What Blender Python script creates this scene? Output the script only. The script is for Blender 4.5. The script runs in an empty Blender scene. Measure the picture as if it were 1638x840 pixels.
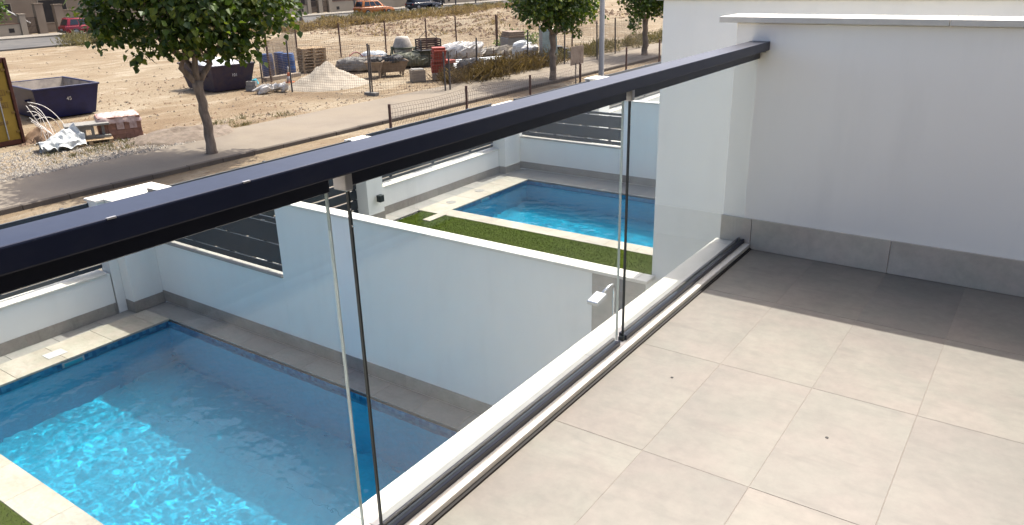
import bpy, bmesh, math, random
import numpy as np
from mathutils import Vector, Matrix, noise as mnoise

random.seed(7)
rng = np.random.default_rng(11)
S = bpy.context.scene
COL = S.collection

# ------------------------------------------------------------------ camera
YAW, PITCH, ROLL = 0.6156, 0.3611, -0.0245
cam_d = bpy.data.cameras.new("camera")
cam = bpy.data.objects.new("camera", cam_d)
COL.objects.link(cam)
fwd = Vector((-math.sin(YAW) * math.cos(PITCH), math.cos(YAW) * math.cos(PITCH), -math.sin(PITCH)))
rgt = Vector((math.cos(YAW), math.sin(YAW), 0))
upv = rgt.cross(fwd)
r2 = rgt * math.cos(ROLL) + upv * math.sin(ROLL)
u2 = upv * math.cos(ROLL) - rgt * math.sin(ROLL)
m = Matrix((r2, u2, -fwd)).transposed().to_4x4()
m.translation = (1.2303, -4.0221, 1.4628)
cam.matrix_world = m
cam_d.sensor_fit = 'HORIZONTAL'
cam_d.sensor_width = 36.0
cam_d.lens = 1239.66 / 1638 * 36.0
cam_d.clip_start = 0.05
cam_d.clip_end = 3000
S.camera = cam

# ------------------------------------------------------------------ light
SUN_DIR = Vector((0.027, 0.568, 1.0)).normalized()
w = bpy.data.worlds.new("World")
S.world = w
w.use_nodes = True
wt = w.node_tree
bg = wt.nodes["Background"]
sky = wt.nodes.new("ShaderNodeTexSky")
sky.sky_type = 'NISHITA'
sky.sun_disc = False
sky.sun_elevation = math.asin(SUN_DIR.z)
sky.sun_rotation = math.atan2(SUN_DIR.x, SUN_DIR.y)
sky.altitude = 20
sky.air_density = 0.62
sky.dust_density = 5.0
sky.ozone_density = 0.4
wt.links.new(sky.outputs[0], bg.inputs[0])
bg.inputs[1].default_value = 0.15

sun_d = bpy.data.lights.new("sun", 'SUN')
sun_d.energy = 2.7
sun_d.angle = math.radians(0.55)
sun_d.color = (1.0, 0.955, 0.87)
sun = bpy.data.objects.new("sun", sun_d)
COL.objects.link(sun)
sun.rotation_euler = SUN_DIR.to_track_quat('Z', 'Y').to_euler()
sun.location = (0, 0, 30)

S.view_settings.view_transform = 'Standard'
S.view_settings.look = 'None'
S.view_settings.exposure = 1.45
S.view_settings.gamma = 1.0
S.view_settings.use_curve_mapping = False
S.render.engine = 'CYCLES'
S.cycles.use_denoising = True
S.cycles.max_bounces = 10
S.cycles.transparent_max_bounces = 24
S.cycles.transmission_bounces = 8
S.cycles.sample_clamp_indirect = 6.0
S.cycles.caustics_reflective = False
S.cycles.caustics_refractive = True
S.cycles.blur_glossy = 0.5

# ================================================================== materials
def new_mat(name):
    mt = bpy.data.materials.new(name)
    mt.use_nodes = True
    nt = mt.node_tree
    for n in list(nt.nodes):
        nt.nodes.remove(n)
    out = nt.nodes.new("ShaderNodeOutputMaterial")
    return mt, nt, out

def N(nt, typ, **kw):
    n = nt.nodes.new(typ)
    for k, v in kw.items():
        if isinstance(k, str) and hasattr(n, k):
            setattr(n, k, v)
        else:
            n.inputs[k.replace('_', ' ')].default_value = v
    return n

def L(nt, a, b):
    nt.links.new(a, b)

def coords(nt, kind="Object", scale=(1, 1, 1), rand=False):
    tc = nt.nodes.new("ShaderNodeTexCoord")
    mp = nt.nodes.new("ShaderNodeMapping")
    mp.inputs['Scale'].default_value = scale
    if kind == "World":
        g = nt.nodes.new("ShaderNodeNewGeometry")
        L(nt, g.outputs['Position'], mp.inputs['Vector'])
    else:
        L(nt, tc.outputs[kind], mp.inputs['Vector'])
    if rand:
        oi = nt.nodes.new("ShaderNodeObjectInfo")
        mu = N(nt, "ShaderNodeMath", operation='MULTIPLY')
        mu.inputs[1].default_value = 57.0
        L(nt, oi.outputs['Random'], mu.inputs[0])
        L(nt, mu.outputs[0], mp.inputs['Location'])
    return mp.outputs[0]

def noise_tex(nt, vec, scale, detail=5, rough=0.6, dist=0.0):
    n = nt.nodes.new("ShaderNodeTexNoise")
    n.inputs['Scale'].default_value = scale
    n.inputs['Detail'].default_value = detail
    n.inputs['Roughness'].default_value = rough
    n.inputs['Distortion'].default_value = dist
    L(nt, vec, n.inputs['Vector'])
    return n.outputs['Fac']

def ramp(nt, fac, stops):
    r = nt.nodes.new("ShaderNodeValToRGB")
    e = r.color_ramp.elements
    e[0].position, e[0].color = stops[0][0], (*stops[0][1], 1)
    e[1].position, e[1].color = stops[-1][0], (*stops[-1][1], 1)
    for p, c in stops[1:-1]:
        x = e.new(p)
        x.color = (*c, 1)
    L(nt, fac, r.inputs['Fac'])
    return r.outputs['Color']

def mixc(nt, a, b, fac, mode='MIX'):
    mx = nt.nodes.new("ShaderNodeMix")
    mx.data_type = 'RGBA'
    mx.blend_type = mode
    for s, v in ((0, fac), (6, a), (7, b)):
        if hasattr(v, 'is_linked') or hasattr(v, 'links'):
            L(nt, v, mx.inputs[s])
        elif isinstance(v, (int, float)):
            mx.inputs[s].default_value = v
        else:
            mx.inputs[s].default_value = (*v, 1)
    return mx.outputs[2]

def bump(nt, h, strength=0.3, dist=0.01, normal=None):
    b = nt.nodes.new("ShaderNodeBump")
    b.inputs['Strength'].default_value = strength
    b.inputs['Distance'].default_value = dist
    L(nt, h, b.inputs['Height'])
    if normal is not None:
        L(nt, normal, b.inputs['Normal'])
    return b.outputs[0]

def principled(nt, out, color, rough=0.6, metallic=0.0, spec=0.5, normal=None):
    p = nt.nodes.new("ShaderNodeBsdfPrincipled")
    if hasattr(color, 'links'):
        L(nt, color, p.inputs['Base Color'])
    else:
        p.inputs['Base Color'].default_value = (*color, 1)
    if hasattr(rough, 'links'):
        L(nt, rough, p.inputs['Roughness'])
    else:
        p.inputs['Roughness'].default_value = rough
    p.inputs['Metallic'].default_value = metallic
    p.inputs['Specular IOR Level'].default_value = spec
    if normal is not None:
        L(nt, normal, p.inputs['Normal'])
    L(nt, p.outputs[0], out.inputs['Surface'])
    return p

M = {}

def rough_mat(name, c0, c1, scale=6.0, rough=0.7, bscale=80.0, bstr=0.15, bdist=0.004, kind="World",
              metallic=0.0, spec=0.4, c2=None, detail=6, rand=False, stretch=(1, 1, 1)):
    mt, nt, out = new_mat(name)
    v = coords(nt, kind, stretch, rand)
    f = noise_tex(nt, v, scale, detail, 0.62)
    stops = [(0.3, c0), (0.7, c1)] if c2 is None else [(0.28, c0), (0.5, c1), (0.72, c2)]
    col = ramp(nt, f, stops)
    h = noise_tex(nt, v, bscale, 4, 0.6)
    principled(nt, out, col, rough, metallic, spec, bump(nt, h, bstr, bdist))
    M[name] = mt
    return mt

# plaster walls: white masonry paint, faint roller texture and long soft stains
def plaster(name, c):
    mt, nt, out = new_mat(name)
    v = coords(nt, "World")
    a = noise_tex(nt, v, 0.9, 4, 0.55)
    b = noise_tex(nt, coords(nt, "World", (3.0, 3.0, 0.5)), 1.6, 5, 0.6)
    c_a = ramp(nt, a, [(0.3, tuple(x * 0.96 for x in c)), (0.7, c)])
    c_b = mixc(nt, c_a, tuple(x * 0.90 for x in c), ramp(nt, b, [(0.52, (0, 0, 0)), (0.8, (0.7, 0.7, 0.7))]))
    h = noise_tex(nt, v, 140, 3, 0.6)
    h2 = noise_tex(nt, v, 9, 3, 0.5)
    n1 = bump(nt, h2, 0.05, 0.006)
    principled(nt, out, c_b, 0.85, 0, 0.25, bump(nt, h, 0.05, 0.002, n1))
    M[name] = mt
plaster("plaster", (0.71, 0.705, 0.665))
plaster("plaster_warm", (0.94, 0.90, 0.815))

# porcelain floor tile: cloudy cement look, own pattern per tile
def tile_mat(name, base, lo, hi, rough=0.5):
    mt, nt, out = new_mat(name)
    v = coords(nt, "Object", (1, 1, 1), rand=True)
    big = noise_tex(nt, v, 2.6, 7, 0.62, 0.35)
    fine = noise_tex(nt, v, 22, 6, 0.68)
    streak = noise_tex(nt, coords(nt, "Object", (2.0, 7.0, 1.0), rand=True), 2.2, 5, 0.6, 0.4)
    c = ramp(nt, big, [(0.36, lo), (0.5, base), (0.62, hi)])
    c = mixc(nt, c, ramp(nt, fine, [(0.32, tuple(x * 0.80 for x in base)), (0.62, hi)]), 0.45)
    c = mixc(nt, c, tuple(x * 0.80 for x in lo), ramp(nt, streak, [(0.53, (0, 0, 0)), (0.78, (0.6, 0.6, 0.6))]))
    hue = noise_tex(nt, coords(nt, "Object", (1, 1, 1), rand=True), 4.5, 4, 0.6, 0.3)
    c = mixc(nt, c, ramp(nt, hue, [(0.36, (0.97, 0.99, 0.965)), (0.64, (1.03, 0.985, 0.975))]), 1.0, 'MULTIPLY')
    oi = nt.nodes.new("ShaderNodeObjectInfo")
    tint = ramp(nt, oi.outputs['Random'], [(0.0, (0.90, 0.905, 0.915)), (0.5, (1, 0.98, 0.965)), (1.0, (1.03, 1.03, 1.02))])
    c = mixc(nt, c, tint, 1.0, 'MULTIPLY')
    h = noise_tex(nt, v, 60, 5, 0.65)
    principled(nt, out, c, rough, 0, 0.35, bump(nt, h, 0.12, 0.002))
    M[name] = mt
tile_mat("tile", (0.1699, 0.1581, 0.1379), (0.1439, 0.1361, 0.1207), (0.1942, 0.1818, 0.1576))
tile_mat("tile_deck", (0.2214, 0.2162, 0.2005), (0.1884, 0.1850, 0.1733), (0.2496, 0.2427, 0.2252))
tile_mat("tile_skirt", (0.56, 0.505, 0.425), (0.48, 0.435, 0.365), (0.62, 0.56, 0.475))
tile_mat("garden_skirt", (0.25, 0.232, 0.205), (0.20, 0.186, 0.165), (0.29, 0.27, 0.24))
tile_mat("travertine", (0.3069, 0.2804, 0.2302), (0.2538, 0.2273, 0.1800), (0.3542, 0.3305, 0.2804), 0.6)
tile_mat("clad", (0.3083, 0.2943, 0.2662), (0.2662, 0.2523, 0.2312), (0.3294, 0.3153, 0.2873))
rough_mat("grout", (0.185, 0.160, 0.138), (0.235, 0.208, 0.182), 8, 0.9)
rough_mat("stone_cap", (0.54, 0.51, 0.445), (0.64, 0.61, 0.545), 7, 0.6, 120, 0.1, 0.002)
rough_mat("black_gap", (0.006, 0.005, 0.006), (0.012, 0.010, 0.010), 10, 0.6)

def metal(name, c, rough, spec=0.5, bstr=0.03, metallic=0.0, coat=0.0):
    mt, nt, out = new_mat(name)
    v = coords(nt, "World")
    f = noise_tex(nt, v, 14, 5, 0.6)
    col = ramp(nt, f, [(0.3, tuple(x * 0.88 for x in c)), (0.7, c)])
    if name == "anthracite":       # fine dust settled in patches and specks
        d1 = noise_tex(nt, coords(nt, "World", (1, 0.35, 1)), 5, 6, 0.7, 0.4)
        col = mixc(nt, col, (0.10, 0.095, 0.085), ramp(nt, d1, [(0.48, (0, 0, 0)), (0.8, (0.16, 0.16, 0.16))]))
        d2 = noise_tex(nt, v, 90, 3, 0.6)
        col = mixc(nt, col, (0.30, 0.28, 0.25), ramp(nt, d2, [(0.72, (0, 0, 0)), (0.82, (0.12, 0.12, 0.12))]))
    r = nt.nodes.new("ShaderNodeMapRange")
    r.inputs['To Min'].default_value = max(0.0, rough - 0.04)
    r.inputs['To Max'].default_value = rough + 0.04
    L(nt, noise_tex(nt, v, 30, 4, 0.7), r.inputs['Value'])
    p = principled(nt, out, col, r.outputs[0], metallic, spec)
    if coat:
        p.inputs['Coat Weight'].default_value = coat
        p.inputs['Coat Roughness'].default_value = 0.12
    M[name] = mt
metal("anthracite", (0.008, 0.011, 0.026), 0.36, 0.32)
metal("slat_metal", (0.020, 0.027, 0.036), 0.42, 0.5)
metal("clamp_metal", (0.42, 0.41, 0.40), 0.45, 0.5, metallic=0.6)
metal("chrome", (0.62, 0.63, 0.64), 0.22, 0.5, metallic=0.8)
metal("galvanised", (0.30, 0.30, 0.30), 0.5, 0.5, metallic=0.4)
metal("lamp_grey", (0.17, 0.18, 0.18), 0.5, 0.4)
metal("black_plastic", (0.008, 0.015, 0.017), 0.4, 0.35)
rough_mat("rust_post", (0.055, 0.030, 0.024), (0.10, 0.055, 0.04), 6, 0.8)
rough_mat("dark_post", (0.05, 0.045, 0.042), (0.09, 0.08, 0.075), 6, 0.7)
rough_mat("wire", (0.10, 0.075, 0.055), (0.17, 0.13, 0.10), 3, 0.6)

# thin architectural glass: straight-through tinted transmission + Fresnel mirror on each face
def glass(name, tint):
    mt, nt, out = new_mat(name)
    g = nt.nodes.new("ShaderNodeNewGeometry")
    mr = nt.nodes.new("ShaderNodeMapRange")
    mr.inputs['To Min'].default_value = 1.53
    mr.inputs['To Max'].default_value = 1 / 1.53
    L(nt, g.outputs['Backfacing'], mr.inputs['Value'])
    fr = nt.nodes.new("ShaderNodeFresnel")
    L(nt, mr.outputs[0], fr.inputs['IOR'])
    tr = nt.nodes.new("ShaderNodeBsdfTransparent")
    tr.inputs['Color'].default_value = (*tint, 1)
    gl = nt.nodes.new("ShaderNodeBsdfGlossy")
    gl.inputs['Roughness'].default_value = 0.0
    gl.inputs['Color'].default_value = (1, 1, 1, 1)
    mx = nt.nodes.new("ShaderNodeMixShader")
    L(nt, fr.outputs[0], mx.inputs[0])
    L(nt, tr.outputs[0], mx.inputs[1])
    L(nt, gl.outputs[0], mx.inputs[2])
    df = nt.nodes.new("ShaderNodeBsdfDiffuse")
    df.inputs['Color'].default_value = (0.7, 0.68, 0.64, 1)
    vd = coords(nt, "World", (1, 1.2, 0.7))
    a_ = noise_tex(nt, vd, 1.7, 6, 0.65, 0.5)
    b_ = noise_tex(nt, coords(nt, "World", (1, 22, 2)), 1.2, 4, 0.6, 0.4)
    fa = ramp(nt, a_, [(0.42, (0.002, 0.002, 0.002)), (0.75, (0.022, 0.022, 0.022))])
    fb_ = ramp(nt, b_, [(0.60, (0, 0, 0)), (0.82, (0.016, 0.016, 0.016))])
    sm = mixc(nt, fa, fb_, 1.0, 'ADD')
    mx2 = nt.nodes.new("ShaderNodeMixShader")
    L(nt, sm, mx2.inputs[0])
    L(nt, mx.outputs[0], mx2.inputs[1])
    L(nt, df.outputs[0], mx2.inputs[2])
    L(nt, mx2.outputs[0], out.inputs['Surface'])
    M[name] = mt
glass("glass", (0.955, 0.985, 0.982))
metal("glass_edge", (0.42, 0.50, 0.48), 0.25, 0.6)
metal("dark_glass", (0.010, 0.013, 0.016), 0.06, 0.5, 0.0)
metal("car_glass", (0.012, 0.016, 0.02), 0.08, 0.6, 0.0)

# pool water
mt, nt, out = new_mat("water")
v = coords(nt, "World")
h1 = noise_tex(nt, v, 16, 3, 0.55, 0.6)
gl = nt.nodes.new("ShaderNodeBsdfGlass")
gl.inputs['IOR'].default_value = 1.333
gl.inputs['Roughness'].default_value = 0.0
gl.inputs['Color'].default_value = (0.86, 0.98, 1.0, 1)
L(nt, gl.outputs[0], out.inputs['Surface'])
M["water"] = mt

# pool lining: small glass mosaic, blue, darker grout lines
def mosaic(name, cols, size, mixv):
    mt, nt, out = new_mat(name)
    tc = nt.nodes.new("ShaderNodeTexCoord")
    mp = nt.nodes.new("ShaderNodeMapping")
    mp.inputs['Scale'].default_value = (1 / size,) * 3
    L(nt, tc.outputs['Object'], mp.inputs['Vector'])
    fl = nt.nodes.new("ShaderNodeVectorMath")
    fl.operation = 'FLOOR'
    L(nt, mp.outputs[0], fl.inputs[0])
    wn = nt.nodes.new("ShaderNodeTexWhiteNoise")
    L(nt, fl.outputs[0], wn.inputs['Vector'])
    k = len(cols)
    c = ramp(nt, wn.outputs['Value'], [(i / (k - 1), cc) for i, cc in enumerate(cols)])
    big = noise_tex(nt, tc.outputs['Object'], 1.1, 3, 0.5)
    c = mixc(nt, c, mixv, ramp(nt, big, [(0.3, (0.1, 0.1, 0.1)), (0.7, (0.35, 0.35, 0.35))]))
    principled(nt, out, c, 0.3, 0, 0.4)
    M[name] = mt
mosaic("pool_lining", [(0.004, 0.34, 0.51), (0.006, 0.38, 0.56), (0.008, 0.42, 0.61)], 0.04, (0.006, 0.38, 0.56))
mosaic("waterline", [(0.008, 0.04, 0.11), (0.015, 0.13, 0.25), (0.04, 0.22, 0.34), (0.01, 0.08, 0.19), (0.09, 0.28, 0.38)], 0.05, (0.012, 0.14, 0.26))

# turf
mt, nt, out = new_mat("turf")
v = coords(nt, "World")
c = ramp(nt, noise_tex(nt, v, 40, 5, 0.7), [(0.3, (0.0239, 0.0376, 0.0028)), (0.7, (0.0404, 0.0574, 0.0055))])
c = mixc(nt, c, (0.0436, 0.0551, 0.0074), ramp(nt, noise_tex(nt, v, 1.5, 4, 0.6), [(0.4, (0, 0, 0)), (0.75, (0.2296, 0.2296, 0.2296))]))
principled(nt, out, c, 0.9, 0, 0.03, bump(nt, noise_tex(nt, v, 160, 3, 0.6), 0.5, 0.012))
M["turf"] = mt

# leaves with a random tone per leaf and light coming through
def leaf_mat(name, stops, trans):
    mt, nt, out = new_mat(name)
    g = nt.nodes.new("ShaderNodeNewGeometry")
    c = ramp(nt, g.outputs['Random Per Island'], stops)
    p = nt.nodes.new("ShaderNodeBsdfPrincipled")
    L(nt, c, p.inputs['Base Color'])
    p.inputs['Roughness'].default_value = 0.5
    p.inputs['Specular IOR Level'].default_value = 0.35
    t = nt.nodes.new("ShaderNodeBsdfTranslucent")
    tc = mixc(nt, c, (1.9, 1.8, 0.7), 1.0, 'MULTIPLY')
    L(nt, tc, t.inputs['Color'])
    mx = nt.nodes.new("ShaderNodeMixShader")
    mx.inputs[0].default_value = trans
    L(nt, p.outputs[0], mx.inputs[1])
    L(nt, t.outputs[0], mx.inputs[2])
    L(nt, mx.outputs[0], out.inputs['Surface'])
    M[name] = mt
leaf_mat("leaf", [(0.0, (0.018, 0.038, 0.007)), (0.5, (0.034, 0.066, 0.010)), (0.85, (0.070, 0.112, 0.014)), (1.0, (0.14, 0.165, 0.024))], 0.30)
leaf_mat("leaf_shrub", [(0.0, (0.03, 0.06, 0.015)), (1.0, (0.09, 0.15, 0.03))], 0.3)
leaf_mat("dry_grass", [(0.0, (0.13, 0.092, 0.062)), (0.5, (0.20, 0.15, 0.10)), (1.0, (0.30, 0.24, 0.165))], 0.2)
leaf_mat("green_weed", [(0.0, (0.07, 0.072, 0.036)), (0.6, (0.115, 0.105, 0.058)), (1.0, (0.21, 0.165, 0.10))], 0.2)
leaf_mat("brown_weed", [(0.0, (0.055, 0.040, 0.022)), (0.6, (0.105, 0.075, 0.042)), (1.0, (0.20, 0.15, 0.09))], 0.2)
leaf_mat("olive_weed", [(0.0, (0.10, 0.10, 0.06)), (1.0, (0.22, 0.19, 0.12))], 0.2)
rough_mat("bark", (0.10, 0.075, 0.055), (0.23, 0.18, 0.135), 9, 0.9, 40, 0.6, 0.02, stretch=(1, 1, 0.3))

# bare earth: tan clay with pale dust, pebble specks, rake lines along the plot
mt, nt, out = new_mat("earth")
v = coords(nt, "World")
vs = coords(nt, "World", (0.85, 0.16, 1.0))
a = noise_tex(nt, v, 0.16, 6, 0.6, 0.5)
b = noise_tex(nt, vs, 1.3, 8, 0.72, 0.5)
d = noise_tex(nt, v, 7.0, 6, 0.75)
e_ = noise_tex(nt, coords(nt, "World", (1.0, 0.55, 1.0)), 0.55, 7, 0.68, 0.8)
c = ramp(nt, a, [(0.32, (0.1548, 0.1120, 0.0696)), (0.5, (0.1842, 0.1420, 0.0921)), (0.66, (0.2176, 0.1780, 0.1222))])
c = mixc(nt, c, (0.2842, 0.2480, 0.1833), ramp(nt, e_, [(0.52, (0, 0, 0)), (0.66, (0.7840, 0.8000, 0.7520))]))
c = mixc(nt, c, (0.2597, 0.2220, 0.1598), ramp(nt, b, [(0.50, (0, 0, 0)), (0.66, (0.7350, 0.7500, 0.7050))]))
c = mixc(nt, c, (0.1058, 0.0740, 0.0442), ramp(nt, b, [(0.32, (0.6860, 0.7000, 0.6580)), (0.45, (0, 0, 0))]))
c = mixc(nt, c, (0.0931, 0.0680, 0.0432), ramp(nt, d, [(0.32, (0.6860, 0.7000, 0.6580)), (0.46, (0, 0, 0))]))
c = mixc(nt, c, (0.3038, 0.2700, 0.2068), ramp(nt, d, [(0.60, (0, 0, 0)), (0.74, (0.5880, 0.6000, 0.5640))]))
hh = mixc(nt, b, d, 0.5)
principled(nt, out, c, 0.95, 0, 0.1, bump(nt, hh, 0.8, 0.16))
M["earth"] = mt

# pale dusty concrete pavement, kerb, dusty road
def paving(name, c0, c1, c2, dust, s=1.0):
    mt, nt, out = new_mat(name)
    v = coords(nt, "World")
    c = ramp(nt, noise_tex(nt, v, 0.7 * s, 6, 0.65, 0.3), [(0.3, c0), (0.5, c1), (0.7, c2)])
    c = mixc(nt, c, dust, ramp(nt, noise_tex(nt, v, 0.35, 5, 0.7), [(0.42, (0, 0, 0)), (0.66, (0.8, 0.8, 0.8))]))
    f = noise_tex(nt, v, 26, 5, 0.7)
    c = mixc(nt, c, tuple(x * 0.6 for x in c0), ramp(nt, f, [(0.3, (0.5, 0.5, 0.5)), (0.46, (0, 0, 0))]))
    principled(nt, out, c, 0.92, 0, 0.15, bump(nt, f, 0.35, 0.01))
    M[name] = mt
paving("pavement", (0.1452, 0.1239, 0.0972), (0.1679, 0.1452, 0.1152), (0.1907, 0.1692, 0.1354), (0.1790, 0.1513, 0.1135))
paving("kerb", (0.0572, 0.0491, 0.0427), (0.0763, 0.0650, 0.0546), (0.0953, 0.0824, 0.0686), (0.0991, 0.0824, 0.0647))
paving("road", (0.1028, 0.0847, 0.0647), (0.1260, 0.1043, 0.0810), (0.1525, 0.1278, 0.0989), (0.1642, 0.1338, 0.1012))
paving("far_road", (0.0647, 0.0627, 0.0607), (0.0800, 0.0787, 0.0770), (0.0991, 0.0960, 0.0911), (0.1107, 0.1043, 0.0933))
paving("far_pavement", (0.1600, 0.1452, 0.1214), (0.1832, 0.1649, 0.1377), (0.2061, 0.1888, 0.1618), (0.1907, 0.1769, 0.1541))
rough_mat("gravel", (0.1664, 0.1382, 0.1079), (0.2404, 0.2144, 0.1766), 9, 0.9, kind="World", c2=(0.2867, 0.2668, 0.2354))
rough_mat("mound_earth", (0.0867, 0.0655, 0.0478), (0.1791, 0.1459, 0.1135), 5, 0.95, 30, 0.6, 0.03)
rough_mat("rubble", (0.1480, 0.0953, 0.0589), (0.2081, 0.1429, 0.0932), 7, 0.95)
rough_mat("sand", (0.2311, 0.2002, 0.1545), (0.2774, 0.2501, 0.2011), 4, 0.95, 60, 0.5, 0.02)
rough_mat("concrete", (0.1387, 0.1310, 0.1153), (0.1942, 0.1858, 0.1643), 5, 0.9, 60, 0.3, 0.006)
rough_mat("block_grey", (0.1572, 0.1525, 0.1373), (0.2218, 0.2144, 0.1963), 8, 0.95)
rough_mat("wood", (0.18, 0.12, 0.06), (0.36, 0.26, 0.15), 4, 0.85, 30, 0.3, 0.004, kind="Object", rand=True, stretch=(1, 8, 8), c2=(0.26, 0.18, 0.10))
rough_mat("wood_grey", (0.17, 0.14, 0.105), (0.30, 0.25, 0.19), 4, 0.9, kind="Object", rand=True, stretch=(1, 8, 8))
rough_mat("blue_drum", (0.010, 0.040, 0.125), (0.016, 0.060, 0.18), 4, 0.4, 20, 0.05)
rough_mat("navy_paint", (0.006, 0.008, 0.042), (0.010, 0.014, 0.075), 3.0, 0.45, 30, 0.15, 0.004)
rough_mat("navy_worn", (0.016, 0.013, 0.035), (0.045, 0.030, 0.035), 4.0, 0.6, 30, 0.2, 0.004)
rough_mat("skip_inside", (0.12, 0.105, 0.095), (0.34, 0.30, 0.25), 2.0, 0.85, 20, 0.3, 0.01)
rough_mat("yellow_paint", (0.17, 0.108, 0.010), (0.25, 0.165, 0.018), 1.6, 0.55, 20, 0.15, 0.006)
rough_mat("yellow_dark", (0.105, 0.062, 0.010), (0.15, 0.09, 0.014), 3, 0.6)
rough_mat("rust", (0.035, 0.010, 0.006), (0.075, 0.022, 0.012), 5, 0.85, 30, 0.3, 0.005)
rough_mat("brick_red", (0.19, 0.095, 0.066), (0.29, 0.155, 0.11), 7, 0.9, kind="Object", rand=True)
rough_mat("brick_dark", (0.13, 0.062, 0.045), (0.18, 0.09, 0.066), 9, 0.9)
rough_mat("film_pink", (0.30, 0.19, 0.16), (0.50, 0.39, 0.35), 6, 0.25, 15, 0.6, 0.03)
rough_mat("white_sheet", (0.34, 0.36, 0.35), (0.56, 0.58, 0.57), 4, 0.3, 9, 0.6, 0.05)
rough_mat("white_bag", (0.40, 0.385, 0.35), (0.58, 0.56, 0.52), 5, 0.6, 10, 0.6, 0.04)
rough_mat("mortar_tub", (0.13, 0.095, 0.065), (0.24, 0.18, 0.12), 5, 0.85, 20, 0.3, 0.01)
rough_mat("mixer_drum", (0.20, 0.18, 0.15), (0.34, 0.31, 0.265), 5, 0.7, 30, 0.2, 0.01)
rough_mat("green_machine", (0.05, 0.058, 0.035), (0.10, 0.10, 0.065), 5, 0.7)
rough_mat("red_paint", (0.20, 0.030, 0.016), (0.32, 0.055, 0.028), 6, 0.6)
rough_mat("orange_cone", (0.42, 0.10, 0.03), (0.52, 0.14, 0.05), 5, 0.6)
rough_mat("tarp_brown", (0.12, 0.085, 0.06), (0.22, 0.165, 0.12), 4, 0.8, 12, 0.6, 0.03)
rough_mat("hose_red", (0.16, 0.03, 0.03), (0.22, 0.05, 0.045), 4, 0.5)
rough_mat("dark_junk", (0.02, 0.022, 0.024), (0.07, 0.068, 0.064), 6, 0.6)
rough_mat("steel_bars", (0.26, 0.28, 0.30), (0.52, 0.54, 0.56), 9, 0.4, metallic=0.5, stretch=(1, 1, 1))
rough_mat("glass_stack", (0.14, 0.19, 0.165), (0.26, 0.32, 0.28), 3, 0.15, spec=0.6)
rough_mat("cable", (0.55, 0.52, 0.47), (0.68, 0.65, 0.60), 5, 0.5)
rough_mat("far_wall", (0.2334, 0.1961, 0.1447), (0.2707, 0.2334, 0.1797), 0.8, 0.9)
rough_mat("far_wall_tan", (0.1680, 0.1307, 0.0934), (0.2054, 0.1633, 0.1190), 0.8, 0.9)
rough_mat("far_cap", (0.1027, 0.0561, 0.0396), (0.1400, 0.0794, 0.0561), 2, 0.9)
rough_mat("far_dark", (0.0093, 0.0082, 0.0076), (0.0210, 0.0175, 0.0152), 1.2, 0.8)
rough_mat("far_roof", (0.0934, 0.0466, 0.0326), (0.1400, 0.0746, 0.0513), 2, 0.9)
rough_mat("gate_metal", (0.0466, 0.0326, 0.0233), (0.0794, 0.0561, 0.0421), 3, 0.7)
rough_mat("white_paint", (0.3547, 0.3501, 0.3361), (0.3874, 0.3827, 0.3687), 5, 0.6)
metal("car_red", (0.22, 0.008, 0.016), 0.25, 0.6, 0.0)
metal("car_orange", (0.36, 0.11, 0.012), 0.25, 0.6, 0.0)
metal("car_black", (0.008, 0.010, 0.016), 0.2, 0.6, 0.0)
metal("car_white", (0.72, 0.72, 0.72), 0.25, 0.6, 0.0)
metal("tyre", (0.014, 0.014, 0.015), 0.8, 0.2)
metal("rim_alloy", (0.35, 0.35, 0.36), 0.35, 0.5, metallic=0.7)
metal("tail_red", (0.30, 0.01, 0.01), 0.2, 0.6, 0.0)
metal("headlight", (0.7, 0.72, 0.74), 0.12, 0.6, 0.0)
rough_mat("blue_tape", (0.03, 0.28, 0.36), (0.04, 0.36, 0.44), 5, 0.5)
rough_mat("screed", (0.45, 0.43, 0.39), (0.52, 0.50, 0.45), 4, 0.9)

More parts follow.
